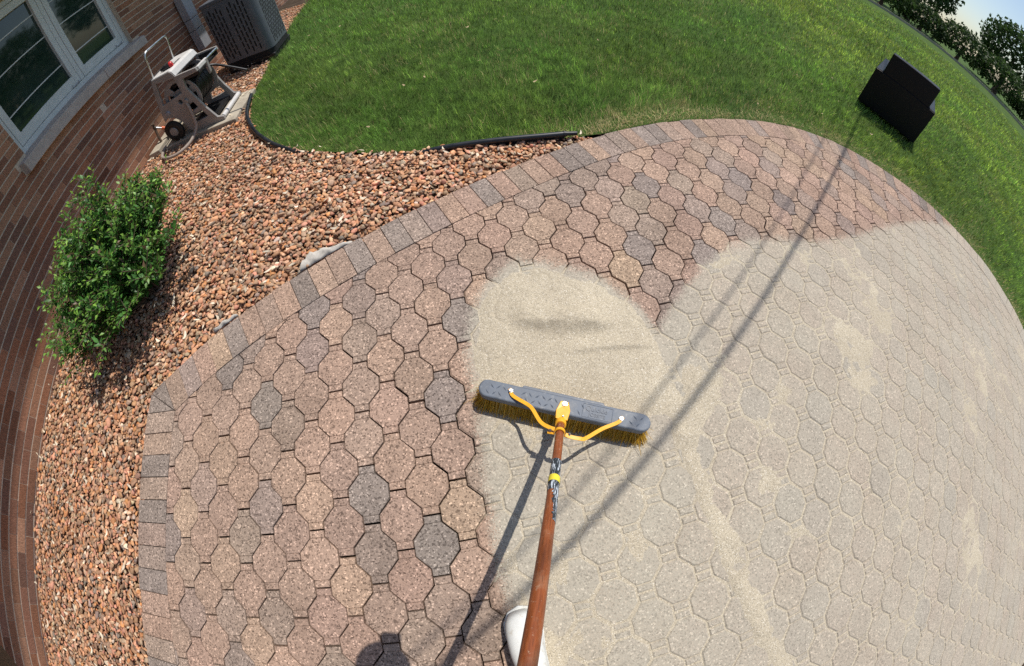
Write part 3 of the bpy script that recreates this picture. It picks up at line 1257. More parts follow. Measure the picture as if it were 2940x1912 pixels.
bright = rgz.random(nb) < 0.10
gcol[bright] *= np.array([1.9, 1.7, 1.6])
warm = sstep(1.0, 6.5, gx)
gcol = gcol * (1 + warm[:, None] * np.array([0.40, 0.20, 0.1]))
dryp = 0.025 + 0.85 * sstep(0.34, 0.02, edge_p + 0.22 * (fbm(gx, gy, 54, 3, 4.0) - 0.5)) + 0.14 * sstep(0.55, 0.0, edge_d) * (fbm(gx, gy, 49, 3, 3.0) > 0.5) + 0.10 * (fbm(gx, gy, 50, 3, 2.0) > 0.63)
dry = rgz.random(nb) < dryp
gcol[dry] = np.array([0.56, 0.45, 0.21]) * np.exp(rgz.normal(0, 0.25, (int(dry.sum()), 1)))
# dry runners and thatch along the patio edge
bx_near = edge_p < 0.05
gcol[bx_near & (rgz.random(nb) < 0.45)] = np.array([0.26, 0.18, 0.10])
me = numpy_mesh('grass', V, F, np.repeat(gcol, 5, 0))
tag(link('grass', me, M_GRASS), 'short mown green lawn grass, drier along the patio edge', 'grass', kind='stuff')

# fallen seed husks on gravel and lawn
rs_ = np.random.default_rng(51)
VV, FFs, TT = [], [], []
cnt = 0
for k in range(4000):
    if cnt > 420:
        break
    x, y = rs_.uniform(-3.2, 4.0), rs_.uniform(-1.2, 4.6)
    on_g = in_poly(np.array([x]), np.array([y]), bed)[0]
    on_l = in_poly(np.array([x]), np.array([y]), lawn_poly)[0]
    if not (on_g or on_l) or (on_l and rs_.random() < 0.96):
        continue
    if seg_dist(np.array([x]), np.array([y]), [tuple(p) for p in run_t[::8]])[0] < 0.03:
        continue
    L, w = rs_.uniform(0.024, 0.055), rs_.uniform(0.008, 0.015)
    a, cv = rs_.uniform(0, 6.28), rs_.uniform(-0.9, 0.9)
    z = 0.021 if on_g else 0.024
    pts = []
    for i in range(6):
        t = i / 5 - 0.5
        th = a + cv * t * 1.6
        px, py = x + L * t * math.cos(a + cv * t), y + L * t * math.sin(a + cv * t)
        ww = w * (1 - (2 * t) ** 2 * 0.8) * 0.5
        zz = z + 0.006 * (2 * t) ** 2 + rs_.uniform(0, 0.002)
        pts += [(px - math.sin(th) * ww, py + math.cos(th) * ww, zz + 0.002), (px + math.sin(th) * ww, py - math.cos(th) * ww, zz - 0.001)]
    o_ = len(VV)
    VV += pts
    FFs += [(o_ + 2 * i, o_ + 2 * i + 1, o_ + 2 * i + 3, o_ + 2 * i + 2) for i in range(5)]
    c = np.array([0.82, 0.71, 0.54]) * rs_.uniform(0.75, 1.2)
    if on_l:
        c = c * np.array([0.72, 0.62, 0.50])
    TT += [c] * 12
    cnt += 1
me = numpy_mesh('fallen_seed_husks', np.array(VV), np.array(FFs), np.array(TT))
tag(link('fallen_seed_husks', me, M_SEED), 'pale curled seed husks scattered over gravel and lawn', 'seed husks', kind='stuff')

# ------------------------------------------------------------------ house
CRS, BKL = 0.0645, 0.2105
house = thing('brick_house', 'brown brick house wall with a stone window sill beside the gravel', 'house', (WALL_P[0], WALL_P[1], 0), WALL_A)
V0, V1, WZ = -6.0, 9.0, 2.42
WIN = (-0.92, 0.775, 0.94, 2.10)        # v0, v1, z0, z1
mb = MB()
mb.box((-0.10, (V0 + WIN[0]) / 2, WZ / 2 - 0.1), (0.17, WIN[0] - V0, WZ + 0.2))
mb.box((-0.10, (V1 + WIN[1]) / 2, WZ / 2 - 0.1), (0.17, V1 - WIN[1], WZ + 0.2))
mb.box((-0.10, (WIN[0] + WIN[1]) / 2, (0.83 - 0.2) / 2), (0.17, WIN[1] - WIN[0], 0.83 + 0.2))
mb.box((-0.10, (WIN[0] + WIN[1]) / 2, (WIN[3] + WZ) / 2), (0.17, WIN[1] - WIN[0], WZ - WIN[3]))
mb.build('mortar_wall', M_MORTAR, house)
BT = [(0.280, 0.142, 0.090), (0.320, 0.168, 0.104), (0.238, 0.120, 0.080), (0.340, 0.190, 0.122), (0.208, 0.114, 0.082), (0.298, 0.140, 0.082)]
rbk = np.random.default_rng(61)
unit = MB()
unit.box((0, 0, 0), (0.05, 1, 1))
bricks = []
nco = int(math.ceil((WZ - 0.056) / CRS)) + 2
for k in range(-2, nco):
    z0 = 0.056 + k * CRS
    z1 = z0 + CRS
    if z0 > WZ - 0.02:
        continue
    v = V0 + (BKL / 2 if k % 2 else 0.0)
    while v < V1:
        a, b = v, v + BKL
        segs = [(a, b)]
        zc = (z0 + z1) / 2
        if 0.83 < zc < WIN[3]:
            lim = (-1.03, 0.885) if zc < 0.945 else (WIN[0], WIN[1])
            segs = []
            if a < lim[0]:
                segs.append((a, min(b, lim[0])))
            if b > lim[1]:
                segs.append((max(a, lim[1]), b))
        for (p, q) in segs:
            if q - p > 0.025:
                bricks.append((p, q, z0, z1))
        v += BKL
rank = []
for i, (a, b, z0, z1) in enumerate(bricks):
    x, y = wl(0, (a + b) / 2)
    ok, s = image_size((x, y, (z0 + z1) / 2), 1.0)
    # inside the part of the wall that shows largest
    rank.append((not ok or z1 < 0.03, -s, i))
rank.sort()
chosen = set(i for bad, _, i in rank[:300] if not bad)
proto = {}
jb, jt = MB(), []
for i, (a, b, z0, z1) in enumerate(bricks):
    base_t = np.array(BT[rbk.integers(len(BT))]) * np.exp(rbk.normal(0, 0.12))
    L, Hh = b - a - 0.0035, z1 - z0 - 0.0105
    pr = -0.0125 + float(rbk.normal(0, 0.0008))
    x = -0.025 + pr
    if i in chosen:
        key = round(L, 3)
        if key not in proto:
            m_ = MB()
            m_.box((0, 0, 0), (0.05, L, Hh))
            proto[key] = m_.mesh('brick')
            proto[key].materials.append(M_BRICK)
        o = link('brick', proto[key], None, house)
        o.location = (x, (a + b) / 2, (z0 + z1) / 2)
        o.rotation_euler = (float(rbk.normal(0, 0.004)), 0, float(rbk.normal(0, 0.003)))
        o.color = (*[float(c) for c in base_t], 1.0)
    else:
        n0 = len(jb.v)
        jb.box((x, (a + b) / 2, (z0 + z1) / 2), (0.05, L, Hh))
        jt += [base_t] * (len(jb.v) - n0)
me = jb.mesh('brick_field')
a_ = me.attributes.new('tint', 'FLOAT_COLOR', 'POINT')
a_.data.foreach_set('color', np.concatenate([np.array(jt), np.ones((len(jt), 1))], 1).astype(np.float32).ravel())
tag(link('brick_field', me, M_BRICK_J, house), kind='stuff')
# sill, window
sl = MB()
sl.prism([(-0.14, 0.832), (0.055, 0.832), (0.055, 0.925), (-0.14, 0.962)], lambda a, b, t: (a, t, b), -1.02, 0.155)
sl.prism([(-0.14, 0.832), (0.055, 0.832), (0.055, 0.925), (-0.14, 0.962)], lambda a, b, t: (a, t, b), 0.16, 0.88)
sl.build('window_sill', M_SILL, house, bevel=0.006)
win = MB().box((-0.095, WIN[0] + 0.03, (WIN[2] + WIN[3]) / 2), (0.06, 0.06, WIN[3] - WIN[2])).box((-0.095, WIN[1] - 0.03, (WIN[2] + WIN[3]) / 2), (0.06, 0.06, WIN[3] - WIN[2]))
win.box((-0.095, (WIN[0] + WIN[1]) / 2, WIN[2] + 0.027), (0.058, WIN[1] - WIN[0] - 0.12, 0.05)).box((-0.095, (WIN[0] + WIN[1]) / 2, WIN[3] - 0.03), (0.058, WIN[1] - WIN[0] - 0.12, 0.06))
win.box((-0.095, 0.022, (WIN[2] + WIN[3]) / 2), (0.056, 0.05, WIN[3] - WIN[2] - 0.11))
window = win.build('window', M_WINFRAME, house, bevel=0.003)
for v0, v1 in ((WIN[0] + 0.065, -0.008), (0.052, WIN[1] - 0.065)):
    s_ = MB()
    z0, z1 = WIN[2] + 0.057, WIN[3] - 0.065
    fw = 0.062
    s_.box((-0.088, v0 + fw / 2, (z0 + z1) / 2), (0.045, fw, z1 - z0)).box((-0.088, v1 - fw / 2, (z0 + z1) / 2), (0.045, fw, z1 - z0))
    s_.box((-0.088, (v0 + v1) / 2, z0 + 0.045), (0.043, v1 - v0 - 2 * fw, 0.09)).box((-0.088, (v0 + v1) / 2, z1 - 0.04), (0.043, v1 - v0 - 2 * fw, 0.08))
    s_.build('sash', M_WINFRAME, window, bevel=0.003)
    g_ = MB().box((-0.100, (v0 + v1) / 2, (z0 + z1) / 2), (0.006, v1 - v0 - 2 * fw + 0.004, z1 - z0 - 0.16))
    g_.build('pane', M_GLASS, window)
    for zz in (1.235, 1.55, 1.80):
        MB().box((-0.093, (v0 + v1) / 2, zz), (0.010, v1 - v0 - 2 * fw, 0.010)).build('muntin', M_WINFRAME, window)
    h_ = MB().tube([(-0.058, v1 - 0.035, z0 - 0.004), (-0.056, v1 - 0.04, z0 + 0.02)], 0.004, 6).tube([(-0.056, v1 - 0.13, z0 + 0.025), (-0.056, v1 - 0.13, z0 + 0.002), (-0.056, v1 - 0.04, z0 + 0.004)], 0.0035, 6)
    h_.build('latch', M_ELEC, window)
# eave: soffit, fascia, roof slab; it shades all but the foot of the wall
OV = 0.80
mb = MB().box((OV / 2 - 0.1, (V0 + V1) / 2, WZ + 0.012), (OV + 0.2, V1 - V0 + 0.4, 0.02))
mb.build('soffit', M_SOFFIT, house)
MB().box((OV + 0.012, (V0 + V1) / 2, WZ + 0.09), (0.022, V1 - V0 + 0.4, 0.18)).build('fascia', M_SOFFIT, house)
mb = MB()
mb.prism([(OV + 0.05, WZ + 0.185), (OV + 0.05, WZ + 0.205), (-4.0, WZ + 1.85), (-4.0, WZ + 1.80)], lambda a, b, t: (a, t, b), V0 - 0.3, V1 + 0.3)
mb.build('roof', M_SHINGLE, house)

# concrete slab and kerb strip under the hose reel
mb = MB()
pl = [(0.175, 0.035), (1.02, 0.05), (1.03, 0.60), (0.55, 0.62), (0.175, 0.61)]
mb.prism(pl, lambda a, b, t: (a, b, t), -0.06, 0.012)
o = mb.build('concrete_slab', M_CONC, bevel=0.008)
o.location = (WALL_P[0], WALL_P[1], 0)
o.rotation_euler = (0, 0, WALL_A)
tag(o, 'weathered concrete slab lying under the hose reel cart', 'slab')
mb = MB()
mb.prism([(0.03, 0.0), (0.15, 0.02), (0.15, 0.60), (0.03, 0.60)], lambda a, b, t: (a, b, t), -0.06, 0.032)
o = mb.build('concrete_strip', M_CONC, bevel=0.006)
o.location = (WALL_P[0], WALL_P[1], 0)
o.rotation_euler = (0, 0, WALL_A)
tag(o, 'narrow pale concrete strip laid against the foot of the brick wall', 'kerb')


# ------------------------------------------------------------------ more helpers
def plate(outline, holes, mapf, t0, t1):
    """flat plate with holes, extruded; returns an MB"""
    b = bmesh.new()
    es = []
    for loop in [outline] + holes:
        vs = [b.verts.new((x, y, 0)) for x, y in loop]
        es += [b.edges.new((vs[i], vs[(i + 1) % len(vs)])) for i in range(len(vs))]
    bmesh.ops.triangle_fill(b, edges=es, use_beauty=True)
    b.verts.ensure_lookup_table()
    b.verts.index_update()
    tri = [tuple(v.index for v in f.verts) for f in b.faces]
    co = [v.co.copy() for v in b.verts]
    b.free()
    n = len(co)
    mb = MB()
    vs = [mapf(c.x, c.y, t0) for c in co] + [mapf(c.x, c.y, t1) for c in co]
    fs = [t[::-1] for t in tri] + [tuple(i + n for i in t) for t in tri]
    o = 0
    for loop in [outline] + holes:
        k = len(loop)
        fs += [(o + i, o + (i + 1) % k, n + o + (i + 1) % k, n + o + i) for i in range(k)]
        o += k
    return mb.add(vs, fs)


def circle(cx, cy, r, n=16, a0=0.0, a1=2 * math.pi):
    m_ = n if abs(a1 - a0 - 2 * math.pi) < 1e-6 else n + 1
    return [(cx + r * math.cos(a0 + (a1 - a0) * i / n), cy + r * math.sin(a0 + (a1 - a0) * i / n)) for i in range(m_)]


def arc_slot(cx, cy, r0, r1, a0, a1, n=8):
    return circle(cx, cy, r1, n, a0, a1) + circle(cx, cy, r0, n, a0, a1)[::-1]


def rounded(pts, r, n=4):
    """round the corners of a polyline"""
    out = [Vector(pts[0])]
    for a, b, c in zip(pts[:-2], pts[1:-1], pts[2:]):
        a, b, c = Vector(a), Vector(b), Vector(c)
        u, w = (a - b), (c - b)
        k = min(r, u.length * 0.45, w.length * 0.45)
        p, q = b + u.normalized() * k, b + w.normalized() * k
        for i in range(n + 1):
            t = i / n
            out.append(p * (1 - t) ** 2 + b * 2 * t * (1 - t) + q * t * t)
    out.append(Vector(pts[-1]))
    return out


def curve_pts(pts, n=8):
    """Catmull-Rom through pts"""
    P = [Vector(p) for p in pts]
    P = [P[0] * 2 - P[1]] + P + [P[-1] * 2 - P[-2]]
    out = []
    for i in range(1, len(P) - 2):
        for k in range(n):
            t = k / n
            a, b, c, d = P[i - 1], P[i], P[i + 1], P[i + 2]
            out.append(0.5 * ((2 * b) + (c - a) * t + (2 * a - 5 * b + 4 * c - d) * t * t + (3 * b - a - 3 * c + d) * t ** 3))
    out.append(P[-2].copy())
    return out


def lettering(name, text, size, depth, mat, parent, loc, xdir, updir, bold=0.0):
    cu = bpy.data.curves.new(name, 'FONT')
    cu.body = text
    cu.size = size
    cu.extrude = depth / 2
    cu.offset = bold
    cu.align_x = 'CENTER'
    cu.align_y = 'CENTER'
    tmp = bpy.data.objects.new('tmp_text', cu)
    COL.objects.link(tmp)
    dg = bpy.context.evaluated_depsgraph_get()
    me = bpy.data.meshes.new_from_object(tmp.evaluated_get(dg))
    bpy.data.objects.remove(tmp)
    x = Vector(xdir).normalized()
    u = Vector(updir)
    u = (u - x * u.dot(x)).normalized()
    nrm = x.cross(u)
    R = Matrix((x, u, nrm)).transposed().to_4x4()
    R.translation = Vector(loc)
    me.transform(R)
    me.materials.clear()
    me.materials.append(mat)
    return link(name, me, None, parent)


# ------------------------------------------------------------------ hose reel cart
RU, RV = 0.62, 0.335
reel = thing('hose_reel_cart', 'beige plastic hose reel cart with steel handle standing by the brick wall', 'hose reel', (*wl(RU, RV), 0.012), WALL_A)


def rl(u, z, v):
    return (u - RU, v - RV, z)


out_l = [(0.457, 0.602), (0.655, 0.598), (0.672, 0.585), (0.690, 0.538), (0.90, 0.528), (0.905, 0.492), (0.742, 0.488), (0.728, 0.40), (0.795, 0.165), (0.842, 0.05), (0.90, 0.036), (0.90, 0.0),
         (0.56, 0.0), (0.515, 0.05), (0.50, 0.14), (0.45, 0.205), (0.385, 0.222), (0.335, 0.20), (0.372, 0.356), (0.398, 0.45)]
h_open = [(0.420, 0.350), (0.664, 0.380), (0.668, 0.528), (0.480, 0.555)]
h_hole = circle(0.600, 0.312, 0.022, 14)
h_s1 = [(0.635, 0.185), (0.728, 0.205), (0.712, 0.265), (0.635, 0.245)]
h_s2 = [(0.600, 0.075), (0.765, 0.090), (0.742, 0.165), (0.620, 0.150)]
for v0, v1 in ((0.105, 0.132), (0.538, 0.565)):
    plate(out_l, [h_open, h_hole, h_s1, h_s2], lambda a, b, t: rl(a, b, t), v0, v1).build('side_frame', M_REEL_SHADED, reel, bevel=0.004)
# lid with sloping front edge
lid = MB()
lid.prism([(0.455, 0.596), (0.455, 0.606), (0.655, 0.604), (0.678, 0.590), (0.696, 0.540), (0.690, 0.530), (0.668, 0.580), (0.650, 0.594)], lambda a, b, t: rl(a, b, t), 0.112, 0.558)
lid_o = lid.build('lid', M_REEL_LIT, reel, bevel=0.003)
lettering('lettering', 'Suncast', 0.052, 0.002, M_BLACKP, lid_o, rl(0.618, 0.606, 0.31), (0, 1, 0), (-1, 0, 0))
# tool tray ahead of the lid
tr = MB().box(rl(0.80, 0.462, 0.335), (0.19, 0.40, 0.008)).box(rl(0.80, 0.49, 0.136), (0.19, 0.008, 0.06)).box(rl(0.80, 0.49, 0.534), (0.19, 0.008, 0.06))
tr.build('tray', M_BLACKP, reel)
MB().box(rl(0.897, 0.508, 0.225), (0.030, 0.180, 0.036)).build('front_bar', M_REEL_LIT, reel, bevel=0.006)
MB().cyl(rl(0.895, 0.510, 0.315), rl(0.895, 0.510, 0.538), 0.011, 12).build('guide_rod', M_STEEL, reel, smooth=40)
gd = MB()
gd.prism([(0.875, 0.52), (0.915, 0.52), (0.905, 0.395), (0.885, 0.38)], lambda a, b, t: rl(a, b, t), 0.275, 0.312)
gd.build('hose_guide', M_REEL_SHADED, reel, bevel=0.004)
# drum
DC = (0.615, 0.325)
for v0, v1 in ((0.150, 0.160), (0.510, 0.520)):
    holes = [arc_slot(*DC, 0.085, 0.148, a + 0.22, a + 1.83) for a in (0.3, 2.394, 4.489)]
    plate(circle(*DC, 0.183, 40), holes, lambda a, b, t: rl(a, b, t), v0, v1).build('drum_flange', M_REEL_SHADED, reel, bevel=0.003)
MB().cyl(rl(*DC, 0.160), rl(*DC, 0.510), 0.075, 24).build('drum_core', M_REEL_SHADED, reel, smooth=40)
hel = []
nt_ = 13
for lay_, rr in ((0, 0.118), (1, 0.142)):
    for i in range(nt_ * 20):
        t = i / (nt_ * 20)
        vv = 0.176 + 0.318 * (t if lay_ == 0 else 1 - t)
        a = 2 * math.pi * nt_ * t
        w = 0.003 * math.sin(a * 0.37 + lay_)
        hel.append(rl(DC[0] + (rr + w) * math.cos(a), DC[1] + (rr + w) * math.sin(a), vv))
hel += [Vector(p) for p in curve_pts([hel[-1], rl(0.79, 0.40, 0.20), rl(0.86, 0.455, 0.27), rl(0.93, 0.43, 0.33), rl(1.05, 0.365, 0.325), rl(1.20, 0.28, 0.31)], 6)[1:]]
MB().tube(hel, 0.0115, 8).build('hose', M_HOSE, reel, smooth=60)
# crank hub, cover knob
MB().lathe(rl(0.665, 0.300, 0.105), (0, -1, 0), [(0.0, 0.018), (0.016, 0.018), (0.020, 0.010), (0.020, 0.0)], 16).build('hub_cap', M_REEL_SHADED, reel, smooth=40)
MB().lathe(rl(0.425, 0.265, 0.105), (0, -1, 0), [(0.0, 0.014), (0.020, 0.012), (0.026, 0.0)], 16).build('axle_knob', M_ELEC, reel, smooth=40)
# tube handle
hp_ = rounded([rl(0.415, 0.40, 0.140), rl(0.470, 0.62, 0.140), rl(0.515, 0.838, 0.140), rl(0.515, 0.838, 0.530), rl(0.470, 0.62, 0.530), rl(0.415, 0.40, 0.530)], 0.06, 6)
MB().tube(hp_, 0.0105, 12).build('handle', M_STEEL, reel, smooth=60)
MB().tube([rl(0.882, 0.024, 0.132), rl(0.882, 0.024, 0.538)], 0.022, 12).build('foot_bar', M_REEL_LIT, reel, smooth=40)
MB().box(rl(0.66, 0.03, 0.335), (0.26, 0.40, 0.02)).build('base_tray', M_BLACKP, reel)
MB().cyl(rl(0.392, 0.098, 0.06), rl(0.392, 0.098, 0.61), 0.008, 10).build('axle', M_STEEL, reel)
for v0, sg in ((0.104, -1), (0.566, 1)):
    wh = MB().lathe(rl(0.392, 0.098, v0), (0, sg, 0), [(0.0, 0.002), (0.085, 0.002), (0.098, 0.008), (0.098, 0.036), (0.090, 0.043), (0.060, 0.044), (0.055, 0.038), (0.0, 0.038)], 32)
    w_o = wh.build('wheel', M_TYRE, reel, smooth=40)
    MB().lathe(rl(0.392, 0.098, v0 + sg * 0.0385), (0, sg, 0), [(0.0, 0.012), (0.038, 0.010), (0.045, 0.002), (0.045, 0.0)], 24).build('hub_disc', M_REEL_SHADED, w_o, smooth=40)
# feeder hose
fh = curve_pts([rl(0.655, 0.285, 0.098), rl(0.668, 0.235, 0.075), rl(0.665, 0.17, 0.06), rl(0.655, 0.08, 0.04), rl(0.628, 0.03, -0.02), rl(0.600, 0.010, -0.115), rl(0.53, 0.008, -0.205), rl(0.42, 0.010, -0.215),
                rl(0.30, 0.010, -0.155), rl(0.255, 0.012, -0.06), rl(0.235, 0.016, 0.03)], 6)
MB().tube(fh, 0.0145, 10).build('feeder_hose', M_HOSET, reel, smooth=60)

# nozzle lying on the lid
nz = thing('spray_nozzle', 'red and black hose nozzle lying on the hose reel lid', 'nozzle', (*wl(0.59, 0.205), 0.637), WALL_A + 0.35)
MB().lathe((-0.055, 0, 0), (1, 0, 0), [(0.0, 0.0), (0.012, 0.0), (0.014, 0.02), (0.022, 0.03), (0.024, 0.07), (0.022, 0.09)], 18).build('body', M_BLACKP, nz, smooth=40)
MB().lathe((0.033, 0, 0), (1, 0, 0), [(0.022, 0.0), (0.027, 0.004), (0.027, 0.022), (0.021, 0.030), (0.009, 0.026), (0.0, 0.026)], 18).build('spray_head', M_RED, nz, smooth=40)
MB().tube([(-0.02, 0, -0.004), (-0.035, 0.025, -0.012), (-0.06, 0.05, -0.012)], 0.010, 8).build('grip', M_BLACKP, nz, smooth=60)

# standing tap with orange hose connector
tap = thing('garden_tap', 'old rusty standing tap with orange hose connector against the wall', 'tap', (*wl(0.105, 0.155), 0.0), WALL_A)
MB().tube([(0, 0, -0.03), (-0.004, 0.03, 0.09), (-0.006, 0.058, 0.165)], 0.0125, 10).build('pipe', M_PIPE, tap, smooth=60)
MB().lathe((-0.006, 0.06, 0.16), (0, 0.1, 1), [(0.0, 0.0), (0.017, 0.0), (0.019, 0.025), (0.012, 0.034), (0.012, 0.045), (0.021, 0.05), (0.021, 0.058), (0.0, 0.06)], 14).build('tap_head', M_PIPE, tap, smooth=40)
MB().tube([(0.005, 0.065, 0.168), (0.045, 0.082, 0.135)], [0.010, 0.009], 10).build('spout', M_STEEL, tap, smooth=60)
MB().tube([(0.045, 0.082, 0.135), (0.055, 0.086, 0.127), (0.092, 0.10, 0.096)], [0.015, 0.017, 0.014], 12).build('orange_connector', M_ORANGE, tap, smooth=40)
MB().tube([(0.092, 0.10, 0.096), (0.14, 0.115, 0.055), (0.19, 0.10, 0.03), (0.21, 0.02, 0.026), (0.19, -0.08, 0.03)], 0.0105, 8).build('hose_stub', M_HOSET, tap, smooth=60)

# ------------------------------------------------------------------ air conditioner condenser
AU, AV = 0.70, 1.735
ac = thing('air_conditioner', 'dark grey slotted air conditioner condenser standing beside the lawn', 'air conditioner', (*wl(AU, AV), 0.0), WALL_A)
hw, hd, zb0, zt0 = 0.305, 0.305, 0.10, 0.80
fp = []
for (cx, cy, a0) in ((hw - 0.09, -hd + 0.09, -math.pi / 2), (hw - 0.09, hd - 0.09, 0), (-hw + 0.05, hd - 0.05, math.pi / 2), (-hw + 0.03, -hd + 0.03, math.pi)):
    r_ = 0.09 if cx > 0 else (0.05 if cy > 0 else 0.03)
    fp += circle(cx, cy, r_, 6, a0, a0 + math.pi / 2)
MB().prism(fp, lambda a, b, t: (a, b, t), zb0, zt0).build('cabinet', M_AC, ac, smooth=35)
MB().prism([(x * 1.02, y * 1.02) for x, y in fp], lambda a, b, t: (a, b, t), zt0, zt0 + 0.045).build('top_cap', M_AC, ac, bevel=0.01)
fan = MB()
for rr in (0.06, 0.10, 0.14, 0.18, 0.22, 0.26):
    fan.tube([(rr * math.cos(2 * math.pi * i / 32), rr * math.sin(2 * math.pi * i / 32), zt0 + 0.055) for i in range(32)], 0.003, 5, closed=True)
for i in range(12):
    a = math.pi * 2 * i / 12
    fan.tube([(0.03 * math.cos(a), 0.03 * math.sin(a), zt0 + 0.053), (0.265 * math.cos(a), 0.265 * math.sin(a), zt0 + 0.053)], 0.003, 5)
tag(fan.build('fan_guard', M_ACD, ac), kind='stuff')
MB().lathe((0, 0, zt0 + 0.046), (0, 0, 1), [(0.0, 0.0), (0.255, 0.0), (0.27, 0.002)], 32).build('fan_well', M_ACD, ac)
sl_ = MB()
rows = [0.135 + 0.085 * i for i in range(8)]
for gi_, cols_ in enumerate(([0.045, 0.088, 0.130, 0.172, 0.214], [0.300, 0.345, 0.390, 0.435, 0.480])):
    for ci, uu in enumerate(cols_):
        for z in rows:
            zz = z + (0.0425 if ci % 2 else 0.0)
            if zz + 0.07 > zt0 - 0.02:
                continue
            sl_.box((-hw + uu, -hd - 0.0005, zz + 0.033), (0.0165, 0.003, 0.068))
for ci in range(10):
    for z in rows:
        zz = z + (0.0425 if ci % 2 else 0.0)
        if zz + 0.07 < zt0 - 0.02:
            sl_.box((hw + 0.0005, -hd + 0.12 + 0.042 * ci, zz + 0.033), (0.003, 0.0165, 0.068))
tag(sl_.build('louver_slot_strips', M_ACD, ac), kind='stuff')  # raised dark strips; the darkness inside open slots is put into their colour
MB().prism([(x * 0.99, y * 0.99) for x, y in fp], lambda a, b, t: (a, b, t), 0.041, 0.099).build('base_frame', M_ACD, ac)
o = MB().box((-0.01, 0.01, -0.015), (0.60, 0.62, 0.11)).build('equipment_pad', M_BLACKP, bevel=0.01)
o.location = (*wl(AU, AV), 0.0)
o.rotation_euler = (0, 0, WALL_A)
tag(o, 'dark plastic pad lying under the air conditioner', 'pad')

# electrical box on the wall behind the condenser
eb = thing('electrical_box', 'light grey electrical box fixed to the brick wall behind the air conditioner', 'electrical box', (*wl(0.0, 1.775), 0.335), WALL_A)
MB().box((0.055, 0, 0.125), (0.10, 0.195, 0.25)).build('lower_case', M_ELEC, eb, bevel=0.005)
MB().box((0.053, 0, 0.325), (0.096, 0.188, 0.14)).build('middle_case', M_ELEC, eb, bevel=0.005)
MB().box((0.055, 0, 0.55), (0.10, 0.195, 0.30)).build('upper_case', M_ELEC, eb, bevel=0.005)

# ------------------------------------------------------------------ lawn edging
ed = thing('lawn_edging', 'black plastic lawn edging curving between grass and gravel', 'edging', (-1.0, 1.95, 0.0))
el = [(-2.335, 3.30), (-2.24, 3.05), (-2.125, 2.775), (-1.995, 2.575), (-1.862, 2.41), (-1.71, 2.265), (-1.55, 2.15), (-1.27, 2.005), (-0.85, 1.888), (-0.57, 1.855), (-0.34, 1.862), (-0.053, 1.875), (0.19, 1.893), (0.36, 1.912)]
ez = [-0.01, 0.004, 0.012, 0.013, 0.012, 0.006, -0.010, -0.034, -0.045, -0.040, -0.012, 0.006, 0.012, 0.016]
MB().tube(curve_pts([(x + 1.0, y - 1.95, z) for (x, y), z in zip(el, ez)], 5), 0.0165, 12).build('tube', M_EDGE, ed, smooth=60)
MB().tube([(1.352, -0.039, 0.016), (1.375, -0.038, 0.018), (1.432, -0.035, 0.020)], [0.020, 0.013, 0.012], 12).build('end_connector', M_BLACKP, ed, smooth=40)
bl_ = MB()
for i in range(len(el) - 1):
    (xa, ya), (xb, yb) = el[i], el[i + 1]
    bl_.add([(xa + 1.0, ya - 1.95, ez[i]), (xb + 1.0, yb - 1.95, ez[i + 1]), (xb + 1.0, yb - 1.95, -0.08), (xa + 1.0, ya - 1.95, -0.08)], [(0, 1, 2, 3)])
bl_.build('buried_blade', M_EDGE, ed)

# ------------------------------------------------------------------ weed-barrier fabric poking out along the border
def flap(label, pts_a, pts_b):
    """curled strip between two edges"""
    n = len(pts_a)
    base_ = Vector(pts_a[0])
    mb = MB()
    fr = np.random.default_rng(len(label))
    vs = []
    A_, B_ = curve_pts(pts_a, 6), curve_pts(pts_b, 6)
    n = len(A_)
    for i, (a, b) in enumerate(zip(A_, B_)):
        cut = 0.82 + 0.22 * math.sin(i * 1.9) * math.sin(i * 0.7)
        for k in range(5):
            t = k / 4 * cut
            p = a.lerp(b, t) + Vector((fr.uniform(-0.0015, 0.0015), fr.uniform(-0.0015, 0.0015), 0.008 * math.sin(math.pi * t) * (1 + 0.8 * math.sin(i * 1.3)) + fr.uniform(-0.0025, 0.0025)))
            vs.append(p - base_)
    fs = [(i * 5 + k, (i + 1) * 5 + k, (i + 1) * 5 + k + 1, i * 5 + k + 1) for i in range(n - 1) for k in range(4)]
    mb.add(vs, fs)
    o = mb.build('fabric_flap', M_FABRIC, smooth=80)
    s_ = o.modifiers.new('thickness', 'SOLIDIFY')
    s_.thickness = 0.0015
    o.location = base_
    return tag(o, label, 'fabric', 'weed barrier fabric at the border')


flap('wide grey fabric flap curling up where the gravel meets the border bricks', [(-1.01, 1.004, -0.012), (-0.93, 1.055, -0.006), (-0.85, 1.105, -0.004), (-0.755, 1.158, -0.012)], [(-1.005, 1.055, 0.012), (-0.965, 1.105, 0.026), (-0.875, 1.125, 0.018), (-0.765, 1.168, 0.000)])
flap('thin grey fabric sliver at the border bricks near the shrub', [(-1.425, 0.700, -0.01), (-1.37, 0.738, -0.004), (-1.305, 0.787, -0.012)], [(-1.425, 0.712, 0.006), (-1.375, 0.755, 0.010), (-1.312, 0.795, 0.000)])

